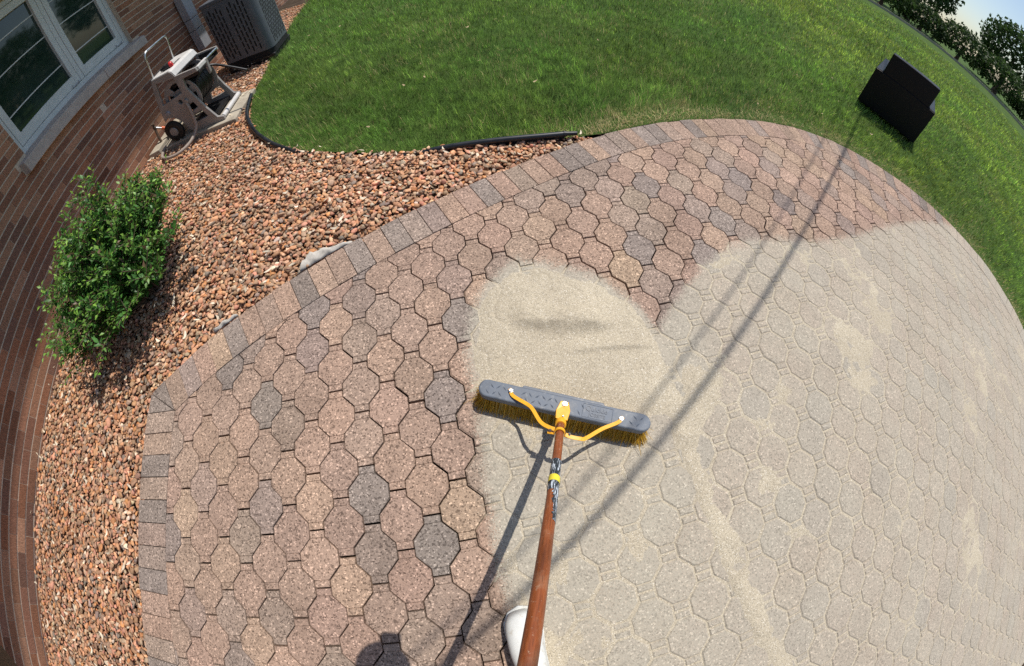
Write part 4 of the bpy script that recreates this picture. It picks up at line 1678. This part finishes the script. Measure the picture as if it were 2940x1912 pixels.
# ------------------------------------------------------------------ shrub
def leaf_quads(P, D, Nn, L, W, fold=0.35):
    """arrays -> vertices of 4-triangle leaves"""
    S = np.cross(D, Nn)
    m_ = P + D * (L * 0.5)[:, None]
    tip = P + D * L[:, None] - Nn * (L * 0.12)[:, None]
    a = P + D * (L * 0.42)[:, None] + S * (W * 0.5)[:, None] + Nn * (W * fold * 0.5)[:, None]
    b = P + D * (L * 0.42)[:, None] - S * (W * 0.5)[:, None] + Nn * (W * fold * 0.5)[:, None]
    V = np.stack([P, a, tip, b, m_], 1).reshape(-1, 3)
    o = (np.arange(len(P)) * 5)[:, None]
    F = np.concatenate([o + [0, 1, 4], o + [1, 2, 4], o + [2, 3, 4], o + [3, 0, 4]], 0)
    return V, F


def make_shrub(center, rx, ry, hz, n_sh, seed, label):
    r = np.random.default_rng(seed)
    root = thing('shrub', label, 'shrub', (center[0], center[1], -0.02))
    st = MB()
    P, D, N_, L, W, T = [], [], [], [], [], []
    for i in range(n_sh):
        a = r.uniform(0, 2 * math.pi)
        q = math.sqrt(r.uniform(0, 1))
        b0 = Vector((0.16 * q * math.cos(a), 0.16 * q * math.sin(a), 0))
        lean = q * r.uniform(0.75, 1.08)
        h = hz * (1 - 0.45 * q * q) * r.uniform(0.70, 1.12) * (1.22 if r.random() < 0.12 else 1.0)
        b3 = Vector((rx * lean * math.cos(a), ry * lean * math.sin(a), h))
        b1 = b0 + Vector((0, 0, h * 0.45)) + (b3 - b0) * 0.18
        pts = [(b0 * (1 - t) ** 2 + b1 * 2 * t * (1 - t) + b3 * t * t) for t in np.linspace(0, 1, 9)]
        st.tube(pts, [0.006 * (1 - 0.75 * k / 8) for k in range(9)], 5)
        side = r.uniform(0, 6.28)
        nleaf = int(r.integers(34, 46))
        twigs = [(pts, 0.22, 1.0, nleaf)]
        for tw in range(int(r.integers(3, 6))):
            k = int(r.integers(3, 8))
            p = pts[k]
            aa = r.uniform(0, 6.28)
            e = p + Vector((math.cos(aa) * r.uniform(0.06, 0.13), math.sin(aa) * r.uniform(0.06, 0.13), r.uniform(0.02, 0.10)))
            tp = [p.lerp(e, t) for t in np.linspace(0, 1, 5)]
            st.tube(tp, 0.0018, 4)
            twigs.append((tp, 0.0, 1.0, int(r.integers(12, 20))))
        for tp, t0, t1, nl2 in twigs:
            K = len(tp) - 1
            for j in range(nl2):
                t = t0 + (t1 - t0) * (j + r.uniform(0, 0.8)) / nl2
                f_ = min(t * K, K - 0.001)
                k = int(f_)
                p = tp[k].lerp(tp[k + 1], f_ - k)
                ax = (tp[k + 1] - tp[k]).normalized()
                side += math.pi * 0.72
                out_d = Vector((math.cos(side), math.sin(side), 0.0))
                out_d = (out_d - ax * out_d.dot(ax))
                d = (out_d * r.uniform(0.7, 1.0) + ax * r.uniform(0.25, 0.8) + Vector((0, 0, r.uniform(-0.1, 0.25)))).normalized()
                up = Vector((r.normal(0, 0.35), r.normal(0, 0.35), 1.0))
                nn = (up - d * up.dot(d)).normalized()
                P.append(p + d * 0.006)
                D.append(d)
                N_.append(nn)
                big_ = 1.0 - 0.35 * t
                L.append(r.uniform(0.030, 0.058) * big_)
                W.append(r.uniform(0.018, 0.031) * big_)
                young = max(0.0, (t - 0.72) / 0.28) * (p.z / hz)
                c = np.array([0.070, 0.188, 0.036]) * (1 - young) + np.array([0.240, 0.405, 0.056]) * young
                c = c * math.exp(r.normal(0, 0.26))
                if r.random() < 0.05:
                    c = np.array([0.16, 0.10, 0.06]) * r.uniform(0.7, 1.2)
                T.append(c)
    V, F = leaf_quads(np.array(P), np.array(D), np.array(N_), np.array(L), np.array(W))
    me = numpy_mesh('foliage', V, F, np.repeat(np.array(T), 5, 0))
    link('foliage', me, M_LEAF, root)
    st.build('stems', M_PIPE, root, smooth=60)
    return root


make_shrub((-2.20, 1.08), 0.54, 0.76, 0.58, 210, 71, 'leafy green shrub growing out of the gravel beside the house')

# ------------------------------------------------------------------ black outdoor chair on the lawn
CH = thing('lounge_chair', 'black boxy outdoor lounge chair standing on the lawn, seen from behind', 'chair', (3.855, 3.30, -0.01), math.atan2(-0.781, 0.625))
MB().box((0.352, 0.075, 0.375), (0.600, 0.145, 0.670)).build('backrest', M_CHAIR, CH, bevel=0.014, seg=3)
for x0 in (-0.032, 0.655):
    MB().box((x0 + 0.043, 0.55, 0.255), (0.086, 1.10, 0.43)).build('armrest', M_CHAIR, CH, bevel=0.012, seg=3)
MB().box((0.355, -0.006, 0.245), (0.770, 0.012, 0.430)).build('rear_panel', M_CHAIR, CH, bevel=0.004)
MB().box((0.352, 0.525, 0.20), (0.598, 0.745, 0.24)).build('seat', M_CHAIR, CH, bevel=0.012, seg=3)
MB().box((0.352, 0.54, 0.375), (0.585, 0.70, 0.105)).build('seat_cushion', M_CHAIR, CH, bevel=0.03, seg=3)
for x, y in ((0.01, 0.05), (0.70, 0.05), (0.01, 0.90), (0.70, 0.90)):
    MB().cyl((x, y, 0.0), (x, y, 0.045), 0.022, 12).build('foot', M_BLACKP, CH)

# ------------------------------------------------------------------ push broom
BA = -math.radians(15.95)
BO = (0.168, 0.295)
broom = thing('push_broom', 'wide push broom with grey block, yellow braces and worn red wooden handle', 'broom', (BO[0], BO[1], 0.0), 0.0)
Rb = Matrix.Rotation(BA, 3, 'Z')


def bl(x, y, z):
    return Rb @ Vector((x, y, z))


def bw(p):
    """world -> broom parent frame"""
    return Vector((p[0] - BO[0], p[1] - BO[1], p[2]))


LH, BWd = 0.2985, 0.031
foot_ = circle(LH - BWd, 0, BWd, 10, -math.pi / 2, math.pi / 2) + circle(-LH + BWd, 0, BWd, 10, math.pi / 2, 3 * math.pi / 2)
blk = MB()
blk.prism(foot_, lambda a, b, t: bl(a, b, t), 0.058, 0.105)
block = blk.build('block', M_BLOCK, broom, bevel=0.006, seg=3)
sc_p = MB()
sc_p.prism([(-0.155, BWd - 0.004), (-0.148, BWd + 0.007), (0.128, BWd + 0.007), (0.135, BWd - 0.004)], lambda a, b, t: bl(a, b, t), 0.075, 0.1045)
sc_p.build('scraper_edge', M_BLOCKD, block, bevel=0.002)
# raised tread marks moulded in the block's top
rt = np.random.default_rng(81)
tm = MB()
for i in range(24):
    x = -0.265 + 0.0225 * i
    for row in (-0.012, 0.010):
        if 0.05 < x < 0.175 or abs(x) < 0.028 or abs(abs(x) - 0.19) < 0.02:
            continue
        a = (0.8 if i % 2 else -0.8) + rt.normal(0, 0.08)
        x = x + (0.011 if row > 0 else 0.0)
        c = (x + rt.normal(0, 0.001), row + rt.normal(0, 0.001))
        dx_, dy_ = math.cos(a), math.sin(a)
        L2, w2 = 0.0105, 0.0026
        vs = [bl(c[0] - dx_ * L2, c[1] - dy_ * L2, 0.1052), bl(c[0] - dy_ * w2, c[1] + dx_ * w2, 0.1052), bl(c[0] + dx_ * L2, c[1] + dy_ * L2, 0.1052), bl(c[0] + dy_ * w2, c[1] - dx_ * w2, 0.1052), bl(c[0], c[1], 0.1068)]
        tm.add(vs, [(0, 4, 1), (1, 4, 2), (2, 4, 3), (3, 4, 0)])
tag(tm.build('tread_marks', M_BLOCKD, block), kind='stuff')
# moulded name panel
fr_ = MB()
fx0, fx1, fy0, fy1 = 0.062, 0.163, -0.0225, 0.0225
for (x0, y0, x1, y1) in ((fx0, fy0, fx1, fy0), (fx1, fy0, fx1, fy1), (fx1, fy1, fx0, fy1), (fx0, fy1, fx0, fy0)):
    fr_.tube([bl(x0, y0, 0.1053), bl(x1, y1, 0.1053)], 0.0009, 5)
fr_.build('name_panel', M_BLOCK, block)
xd, ud = bl(1, 0, 0), bl(0, 1, 0)
lettering('lettering', 'Quickie', 0.024, 0.0022, M_BLOCKD, block, bl(0.108, 0.008, 0.1056), xd, ud)
lettering('lettering', 'JOBSITE', 0.0165, 0.0022, M_BLOCKD, block, bl(0.112, -0.0115, 0.1056), xd, ud)
# bristles
rbz = np.random.default_rng(91)
NBR = 14000
t_ = rbz.uniform(-1, 1, NBR)
bx0 = t_ * (LH - 0.010)
by0 = rbz.uniform(-1, 1, NBR) * (BWd - 0.006)
endf = np.clip((np.abs(bx0) - (LH - 0.06)) / 0.06, 0, 1)
by0 *= np.sqrt(np.clip(1 - (np.clip(np.abs(bx0) - (LH - BWd), 0, None) / BWd) ** 2, 0.02, 1))
ox = np.sign(bx0) * endf ** 1.2 * rbz.uniform(0.020, 0.050, NBR) + rbz.normal(0, 0.0045, NBR)
oy = by0 / BWd * rbz.uniform(0.012, 0.034, NBR) + rbz.normal(0, 0.005, NBR) - 0.008 - 0.010 * np.clip(-by0 / BWd, 0, 1)
wild = rbz.random(NBR) < 0.015
ox[wild] *= 1.8
oy[wild] *= 1.9
wv = rbz.uniform(0.0007, 0.0013, NBR)
aw = rbz.uniform(0, math.pi, NBR)
cwx, cwy = np.cos(aw) * wv, np.sin(aw) * wv
zt_ = rbz.uniform(0.0, 0.010, NBR)
zt_[rbz.random(NBR) < 0.02] += 0.01
lv = []
for fr2, zz in ((0.0, np.full(NBR, 0.060)), (0.30, 0.034 + 0 * zt_), (1.0, zt_)):
    px_, py_ = bx0 + ox * fr2, by0 + oy * fr2
    k2 = 1.0 if fr2 < 1 else 0.6
    lv.append(np.stack([px_ - cwx * k2, py_ - cwy * k2, zz], -1))
    lv.append(np.stack([px_ + cwx * k2, py_ + cwy * k2, zz], -1))
V = np.stack(lv, 1).reshape(-1, 3)
Rn = rotz(BA)
V[:, :2] = V[:, :2] @ Rn.T
o6 = (np.arange(NBR) * 6)[:, None]
F = np.concatenate([o6 + [0, 1, 3, 2], o6 + [2, 3, 5, 4]], 0)
bc = np.array([0.62, 0.37, 0.030])[None] * np.exp(rbz.normal(0, 0.25, (NBR, 1)))
pale = rbz.random(NBR) < 0.08
bc[pale] = np.array([0.60, 0.47, 0.16])
bcv = np.repeat(bc, 6, 0).reshape(NBR, 6, 3)
me = numpy_mesh('bristles', V, F, bcv.reshape(-1, 3))
tag(link('bristles', me, M_BRISTLE, broom), kind='stuff')
# socket bracket and bolts
HA = Vector((0.1475, 0.2312, 0.118))
HD = Vector((-0.1916, -0.6557, 0.7303)).normalized()
br_ = MB()
top_pts = [(0.156, 0.311, 0.110), (0.182, 0.304, 0.110), (0.184, 0.273, 0.113), (0.170, 0.240, 0.121), (0.132, 0.251, 0.121), (0.137, 0.280, 0.113)]
n6 = len(top_pts)
br_.add([bw(p) for p in top_pts] + [bw((p[0], p[1], p[2] - 0.005)) for p in top_pts], [tuple(range(n6)), tuple(range(2 * n6 - 1, n6 - 1, -1))] + [(i, n6 + i, n6 + (i + 1) % n6, (i + 1) % n6) for i in range(n6)])
bracket = br_.build('bracket', M_YELLOW, broom, bevel=0.0015)
MB().tube([bw(HA - HD * 0.022), bw(HA + HD * 0.006), bw(HA + HD * 0.009)], [0.0175, 0.0185, 0.0165], 18).build('socket', M_YELLOW, bracket, smooth=40)
for p, r_ in (((0.167, 0.298, 0.110), 0.0075), ((-0.0106, 0.3534, 0.110), 0.0058), ((0.3529, 0.2377, 0.110), 0.0058)):
    MB().lathe(bw(p), (0, 0, 1), [(0.0, 0.007), (r_ * 0.9, 0.007), (r_, 0.0055), (r_, 0.002), (r_ * 1.35, 0.0018), (r_ * 1.35, 0.0)], 6).build('bolt', M_BOLT, broom)
MB().lathe(bw((0.157, 0.256, 0.1195)), (0, -0.2, 1), [(0.0, 0.003), (0.003, 0.0025), (0.004, 0.0)], 8).build('bolt', M_BOLT, broom)
# braces
sL = [(-0.0145, 0.361, 0.1085), (-0.0106, 0.3534, 0.109), (-0.0024, 0.3337, 0.112), (0.0426, 0.2996, 0.125), (0.0584, 0.2801, 0.135), (0.080, 0.2344, 0.150), (0.1051, 0.2138, 0.160), (0.122, 0.2065, 0.163)]
sR = [(0.3605, 0.2435, 0.1085), (0.3529, 0.2377, 0.109), (0.3382, 0.2259, 0.113), (0.2783, 0.2049, 0.128), (0.2180, 0.1745, 0.150), (0.200, 0.1735, 0.156), (0.1699, 0.1804, 0.160), (0.154, 0.188, 0.162)]


def strap(pts, w, th):
    """flat bar that stays face-up"""
    P = curve_pts(pts, 5)
    mb = MB()
    vs = []
    for i, p in enumerate(P):
        d = (P[min(i + 1, len(P) - 1)] - P[max(i - 1, 0)]).normalized()
        s_ = d.cross(Vector((0, 0, 1))).normalized()
        n_ = s_.cross(d)
        p = bw(p)
        vs += [p - s_ * w / 2 - n_ * th / 2, p + s_ * w / 2 - n_ * th / 2, p + s_ * w / 2 + n_ * th / 2, p - s_ * w / 2 + n_ * th / 2]
    fs = []
    for i in range(len(P) - 1):
        a, b = 4 * i, 4 * i + 4
        fs += [(a + k, a + (k + 1) % 4, b + (k + 1) % 4, b + k) for k in range(4)]
    fs += [(3, 2, 1, 0), tuple(4 * (len(P) - 1) + k for k in range(4))]
    return mb.add(vs, fs)


strap(sL, 0.0125, 0.0028).build('brace', M_YELLOW, broom, bevel=0.0008)
strap(sR, 0.0125, 0.0028).build('brace', M_YELLOW, broom, bevel=0.0008)
hc = HA + HD * 0.055
u_ = HD.cross(Vector((0, 0, 1))).normalized()
w_ = u_.cross(HD)
cl_ = []
for i in range(13):
    a = math.pi * (1.12 - 1.24 * i / 12)
    cl_.append(hc + (u_ * math.cos(a) + w_ * math.sin(a)) * 0.0165)
cl_ = [cl_[0] + u_ * -0.022 - w_ * 0.002] + cl_ + [cl_[-1] + u_ * 0.022 - w_ * 0.002]
mbc = MB()
vs = []
for i, p in enumerate(cl_):
    d = (cl_[min(i + 1, len(cl_) - 1)] - cl_[max(i - 1, 0)]).normalized()
    n_ = d.cross(HD).normalized()
    q = bw(p)
    vs += [q - HD * 0.006 - n_ * 0.0013, q + HD * 0.006 - n_ * 0.0013, q + HD * 0.006 + n_ * 0.0013, q - HD * 0.006 + n_ * 0.0013]
fs = []
for i in range(len(cl_) - 1):
    a, b = 4 * i, 4 * i + 4
    fs += [(a + k, a + (k + 1) % 4, b + (k + 1) % 4, b + k) for k in range(4)]
fs += [(3, 2, 1, 0), tuple(4 * (len(cl_) - 1) + k for k in range(4))]
mbc.add(vs, fs)
mbc.build('clamp', M_YELLOW, broom)
for sgn in (-1, 1):
    q = hc + u_ * sgn * 0.030 + w_ * 0.001
    MB().lathe(bw(q), w_, [(0.0, 0.006), (0.004, 0.0055), (0.0055, 0.0)], 10).build('bolt', M_BOLT, broom, smooth=40)
# handle: local object with its own axis along z
qh = HD.to_track_quat('Z', 'Y')
hm = MB()
prof = [(0.0, 0.0), (0.0128, 0.0), (0.0132, 0.25), (0.0148, 0.55), (0.0160, 0.80), (0.0162, 1.28), (0.013, 1.30), (0.0, 1.305)]
hm.lathe((0, 0, 0), (0, 0, 1), prof, 24)
handle = hm.build('handle', M_HANDLE, broom, smooth=40)
handle.location = bw(HA - HD * 0.012)
handle.rotation_mode = 'QUATERNION'
handle.rotation_quaternion = qh


def wrap(t0, t1, a0f, a1f, rad_, mat_, nm, n=40, jag=0.0, seed=1):
    r = np.random.default_rng(seed)
    vs, fs = [], []
    m2 = 20
    for i in range(n + 1):
        t = t0 + (t1 - t0) * i / n
        ja, jb_ = a0f(t) + r.uniform(-jag, jag), a1f(t) + r.uniform(-jag, jag)
        for k in range(m2 + 1):
            a = ja + (jb_ - ja) * k / m2
            rr = rad_(t) + (r.uniform(0, 0.0012) if jag and k in (0, m2) else 0.0004)
            vs.append((rr * math.cos(a), rr * math.sin(a), t))
    for i in range(n):
        for k in range(m2):
            p = i * (m2 + 1) + k
            fs.append((p, p + 1, p + m2 + 2, p + m2 + 1))
    mb = MB().add(vs, fs)
    return mb.build(nm, mat_, handle, smooth=60)


hr = lambda t: float(np.interp(t, [p[1] for p in prof[1:6]], [p[0] for p in prof[1:6]])) + 0.0003
# which way faces the camera on the handle
inv = qh.inverted()
tocam = inv @ (Vector((0, 0, H)) - (HA + HD * 0.3))
ac0 = math.atan2(tocam.y, tocam.x)
wrap(0.218, 0.345, lambda t: ac0 - 2.2, lambda t: ac0 + 2.2, hr, M_LABEL, 'torn_label', 50, 0.10, 3)
wrap(0.345, 0.445, lambda t: ac0 - 2.0, lambda t: ac0 - 0.1 - 6.0 * max(0, t - 0.37), hr, M_LABEL, 'torn_label', 44, 0.25, 4)
wrap(0.288, 0.312, lambda t: ac0 - 2.6, lambda t: ac0 + 2.6, lambda t: hr(t) + 0.0010, M_TAPE, 'yellow_tape', 8, 0.0, 5)

# ------------------------------------------------------------------ the person who sweeps (camera on the forehead; only a boot and shadows show)
person = thing('person', 'person in white rubber boots holding the broom handle', 'person', (0.10, -0.72, 0.0))
PB = Vector((0.10, -0.72, 0.0))
hl1, hl2 = HA + HD * 0.90, HA + HD * 1.16
jv = {
    'pel': ((0.13, -0.84, 0.70), 0.135), 'bel': ((0.11, -0.74, 0.84), 0.130), 'che': ((0.06, -0.56, 1.00), 0.140), 'nec': ((-0.02, -0.33, 1.10), 0.060), 'hd0': ((-0.045, -0.235, 1.15), 0.072),
    'hd1': ((-0.055, -0.175, 1.19), 0.098), 'hd2': ((-0.06, -0.155, 1.235), 0.085),
    'lh': ((0.06, -0.82, 0.62), 0.090), 'lk': ((0.05, -0.70, 0.36), 0.062), 'la': ((0.085, -0.665, 0.10), 0.048),
    'rh': ((0.22, -0.84, 0.62), 0.090), 'rk': ((0.27, -0.84, 0.36), 0.062), 'ra': ((0.29, -0.95, 0.10), 0.048),
    'ls': ((-0.12, -0.52, 1.03), 0.062), 'le': ((-0.20, -0.56, 0.82), 0.046), 'lw': (tuple(hl1 + Vector((-0.035, -0.045, 0.01))), 0.030),
    'rs': ((0.24, -0.56, 1.03), 0.062), 're': ((0.27, -0.74, 0.90), 0.046), 'rw': (tuple(hl2 + Vector((0.05, -0.035, 0.01))), 0.030),
}
names = list(jv)
edges = [('pel', 'bel'), ('bel', 'che'), ('che', 'nec'), ('nec', 'hd0'), ('hd0', 'hd1'), ('hd1', 'hd2'), ('pel', 'lh'), ('lh', 'lk'), ('lk', 'la'), ('pel', 'rh'), ('rh', 'rk'), ('rk', 'ra'),
         ('che', 'ls'), ('ls', 'le'), ('le', 'lw'), ('che', 'rs'), ('rs', 're'), ('re', 'rw')]
fing = []
for wrist, hp2, sgn in (('lw', hl1, -1), ('rw', hl2, 1)):
    wp = Vector(jv[wrist][0])
    palm = wp.lerp(hp2, 0.45) + HD * 0.0
    jv[wrist + 'p'] = (tuple(palm), 0.026)
    edges.append((wrist, wrist + 'p'))
    rad_dir = (palm - hp2)
    rad_dir = (rad_dir - HD * rad_dir.dot(HD)).normalized()
    tan = HD.cross(rad_dir).normalized()
    for fi, (off_f, ln) in enumerate(((-0.030, 0.9), (-0.010, 1.0), (0.011, 0.97), (0.031, 0.82))):
        prev = wrist + 'p'
        for ji, ang_ in enumerate((0.75, 1.7, 2.7)):
            key = f'{wrist}f{fi}{ji}'
            q = hp2 + HD * off_f + (rad_dir * math.cos(ang_ * ln) + tan * math.sin(ang_ * ln)) * 0.0245
            jv[key] = (tuple(q), 0.0085)
            edges.append((prev, key))
            prev = key
    prev = wrist + 'p'
    for ji, ang_ in enumerate((-0.8, -1.7)):
        key = f'{wrist}t{ji}'
        q = hp2 + HD * (0.045 if sgn < 0 else -0.045) * (0.6 + 0.4 * ji) + (rad_dir * math.cos(ang_) + tan * math.sin(ang_)) * 0.0255
        jv[key] = (tuple(q), 0.0095)
        edges.append((prev, key))
        prev = key
names = list(jv)
me = bpy.data.meshes.new('body')
me.from_pydata([tuple(Vector(jv[n][0]) - PB) for n in names], [(names.index(a), names.index(b)) for a, b in edges], [])
body = link('body', me, M_CLOTH, person)
sk = body.modifiers.new('skin', 'SKIN')
sk.use_smooth_shade = True
for i, n in enumerate(names):
    d_ = me.skin_vertices[0].data[i]
    d_.radius = (jv[n][1], jv[n][1])
    d_.use_root = (n == 'pel')
sb = body.modifiers.new('subdivision', 'SUBSURF')
sb.levels = sb.render_levels = 2
# cap and head-strap camera, just behind the lens
MB().lathe((-0.058 - PB.x, -0.158 - PB.y, 1.215), (0, 0.15, 1), [(0.094, 0.0), (0.092, 0.03), (0.075, 0.065), (0.04, 0.085), (0.0, 0.09)], 20).build('cap', M_CAP, person, smooth=60)
o = MB().box((0, 0, 0), (0.062, 0.060, 0.044)).build('head_camera', M_BLACKP, person, bevel=0.004)
o.location = Vector((-0.012, -0.046, 1.268)) - PB


def boot(loc, rz):
    """rubber boot lofted from cross-sections; toe towards +y"""
    secs = []      # centre y, centre z, half width, half height, lean
    foot = [(0.150, 0.034, 0.020, 0.022), (0.138, 0.036, 0.038, 0.032), (0.110, 0.039, 0.049, 0.037), (0.070, 0.042, 0.053, 0.041), (0.030, 0.048, 0.050, 0.047), (-0.010, 0.056, 0.045, 0.055), (-0.045, 0.066, 0.043, 0.064)]
    n = 20
    vs, fs = [], []
    rings = []
    for cy, cz, hw_, hh in foot:
        rings.append([(math.copysign(abs(math.cos(a)) ** 0.75, math.cos(a)) * hw_ + 0.006 * (cy > 0.06), cy, max(0.004, cz + math.copysign(abs(math.sin(a)) ** 0.8, math.sin(a)) * hh)) for a in [2 * math.pi * k / n for k in range(n)]])
    # ankle turn to the shaft
    for i, (cy, cz, ry_, rx_) in enumerate(((-0.072, 0.085, 0.085, 0.046), (-0.085, 0.125, 0.070, 0.048), (-0.090, 0.19, 0.062, 0.052), (-0.092, 0.27, 0.066, 0.058))):
        tl = (0.95, 0.55, 0.18, 0.0)[i]
        ring = []
        for k in range(n):
            a = 2 * math.pi * k / n
            x = math.cos(a) * rx_
            s_ = math.sin(a) * ry_
            ring.append((x, cy + s_ * math.cos(tl), max(0.004, cz + s_ * math.sin(tl))))
        rings.append(ring)
    for r_ in rings:
        vs += r_
    for i in range(len(rings) - 1):
        for k in range(n):
            fs.append((i * n + k, i * n + (k + 1) % n, (i + 1) * n + (k + 1) % n, (i + 1) * n + k))
    fs.append(tuple(range(n))[::-1])
    fs.append(tuple((len(rings) - 1) * n + k for k in range(n)))
    mb = MB().add(vs, fs)
    ob = mb.build('boot', M_BOOT, person, smooth=70)
    s2 = ob.modifiers.new('subdivision', 'SUBSURF')
    s2.levels = s2.render_levels = 2
    ob.location = Vector(loc) - PB
    ob.rotation_euler = (0, 0, rz)
    so = MB()
    outl = [(-0.036, -0.13), (0.036, -0.13), (0.042, -0.06), (0.047, 0.0), (0.060, 0.07), (0.056, 0.115), (0.040, 0.146), (0.008, 0.158), (-0.026, 0.146), (-0.046, 0.115), (-0.051, 0.07), (-0.045, 0.0), (-0.042, -0.06)]
    so.prism(outl, lambda a, b, t: (a, b, t), 0.001, 0.013)
    so.build('sole', M_BOOT, ob, bevel=0.003)
    rg_ = MB().tube([(0.030 + 0.010 * math.cos(t), -0.028 + 0.012 * math.sin(t), 0.118 + 0.004 * math.sin(t)) for t in np.linspace(0, 6.0, 12)], 0.0022, 6)
    rg_.build('buckle', M_BOLT, ob, smooth=60)
    return ob


bt_ = boot((0.018, -0.503, 0.002), 0.26)
bt_.scale = (1.12, 1.04, 1.0)
boot((0.29, -0.86, 0.002), -0.15)

# ------------------------------------------------------------------ overhead cables: their shadows cross patio and lawn
def cable(label, a, b, z, r_):
    """cable whose shadow runs through ground points a and b"""
    a, b = Vector((*a, 0)), Vector((*b, 0))
    d = (b - a).normalized()
    shift = Vector((SUN.x / SUN.z * z, SUN.y / SUN.z * z, z))
    pts = []
    for i in range(41):
        s_ = -16 + 52 * i / 40
        pts.append(a + d * s_ + shift)
    base_ = pts[0].copy()
    mb = MB().tube([p - base_ for p in pts], r_, 8)
    o = mb.build('overhead_cable', M_CABLE, smooth=60)
    o.location = base_
    return tag(o, label, 'cable', 'overhead cables')


cable('thicker overhead cable casting the darker shadow line across the patio', (2.831, 2.271), (0.188, -0.135), 3.8, 0.0118)
cable('thinner overhead cable casting the fainter shadow line across the patio', (2.388, 2.124), (-0.027, -0.194), 3.9, 0.0064)

# ------------------------------------------------------------------ far hedge, garden edging and trees at the back of the lawn
def far_bush(name, label, cat, x, y, rx, rz_, h, seed, trunk=0.0, n=2600, tone=1.0, group=None):
    r = np.random.default_rng(seed)
    root = thing(name, label, cat, (x, y, -0.02), 0, group)
    th = r.uniform(0, 2 * math.pi, n)
    ph = np.arccos(r.uniform(-0.75, 1, n))
    lob = 0.72 + 0.36 * fbm(th * 2.1, ph * 2.3, seed, 3, 1.5)
    q = lob * r.uniform(0.72, 1.05, n)
    ch_ = (h - trunk) / 2
    P = np.stack([rx * q * np.sin(ph) * np.cos(th), rx * q * np.sin(ph) * np.sin(th), trunk + ch_ + ch_ * q * np.cos(ph)], 1)
    P[:, 2] = np.maximum(P[:, 2], trunk * 0.8 + 0.03)
    D = r.normal(size=(n, 3))
    D /= np.linalg.norm(D, axis=1)[:, None]
    U = r.normal(size=(n, 3)) + [0, 0, 0.8]
    N2 = U - D * (U * D).sum(1)[:, None]
    N2 /= np.linalg.norm(N2, axis=1)[:, None]
    L = r.uniform(0.5, 1.0, n) * rz_
    V, F = leaf_quads(P, D, N2, L, L * 0.6)
    T = np.array([0.050, 0.090, 0.024])[None] * tone * np.exp(r.normal(0, 0.3, (n, 1)))
    me = numpy_mesh('crown', V, F, np.repeat(T, 5, 0))
    link('crown', me, M_FAR, root)
    MB().tube([(0, 0, 0), (0.03 * rx, 0.02, trunk * 0.5 + 0.2), (0.05 * rx, 0, trunk + ch_)], [0.10 * rx, 0.07 * rx, 0.03 * rx], 8).build('trunk', M_PIPE, root, smooth=60)
    return root


hb0, hb1 = Vector((22.0, 21.6, 0)), Vector((36.5, 19.8, 0))
hd_labels = ['dark green hedge shrub at the far left end of the lawn hedge', 'second dark hedge shrub from the left at the far lawn edge', 'third dark hedge shrub from the left at the far lawn edge',
             'fourth dark hedge shrub from the left at the far lawn edge', 'fifth dark hedge shrub from the left at the far lawn edge', 'sixth dark hedge shrub from the left at the far lawn edge',
             'seventh dark hedge shrub from the left at the far lawn edge', 'rightmost dark hedge shrub at the far lawn edge']
HL = [(17.5, 25.5), (21.0, 24.6), (24.4, 23.5), (27.6, 22.2), (30.6, 20.4), (33.4, 18.0), (35.6, 15.0), (37.2, 11.6)]
for i, (x, y) in enumerate(HL):
    far_bush('hedge_shrub', hd_labels[i], 'shrub', x, y, 2.3, 0.34, 2.6 + 0.5 * math.sin(i * 1.7), 100 + i, 0.0, 2600, 0.8 + 0.15 * (i % 3), 'hedge along the far lawn edge')
TL = [(24.0, 30.5, 6.8), (31.5, 27.0, 7.6), (38.0, 20.5, 7.0), (42.0, 12.0, 7.8), (16.0, 33.0, 7.2)]
tl_lab = ['tall far tree behind the left part of the hedge', 'tall far tree behind the middle of the hedge', 'tall far tree behind the right part of the hedge', 'rightmost tall far tree beyond the lawn', 'leftmost tall far tree beyond the lawn']
for i, (x, y, h) in enumerate(TL):
    far_bush('tree', tl_lab[i], 'tree', x, y, 3.6, 0.5, h, 120 + i, 1.2, 3600, 1.0, 'trees beyond the lawn')
ge = MB()
for (x0, y0), (x1, y1) in zip(HL[:-1], HL[1:]):
    n_ = Vector((-(y1 - y0), x1 - x0, 0)).normalized()
    a, b = Vector((x0, y0, 0)) - n_ * 2.6, Vector((x1, y1, 0)) - n_ * 2.6
    mid = (a + b) / 2
    R = Matrix.Rotation(math.atan2(y1 - y0, x1 - x0), 3, 'Z')
    ge.box((mid.x - 27, mid.y - 20, 0.05), ((b - a).length - 0.01, 0.12, 0.16), R)
o = ge.build('garden_edging', M_CONC)
o.location = (27, 20, 0)
tag(o, 'pale low edging strip in front of the far hedge', 'edging')
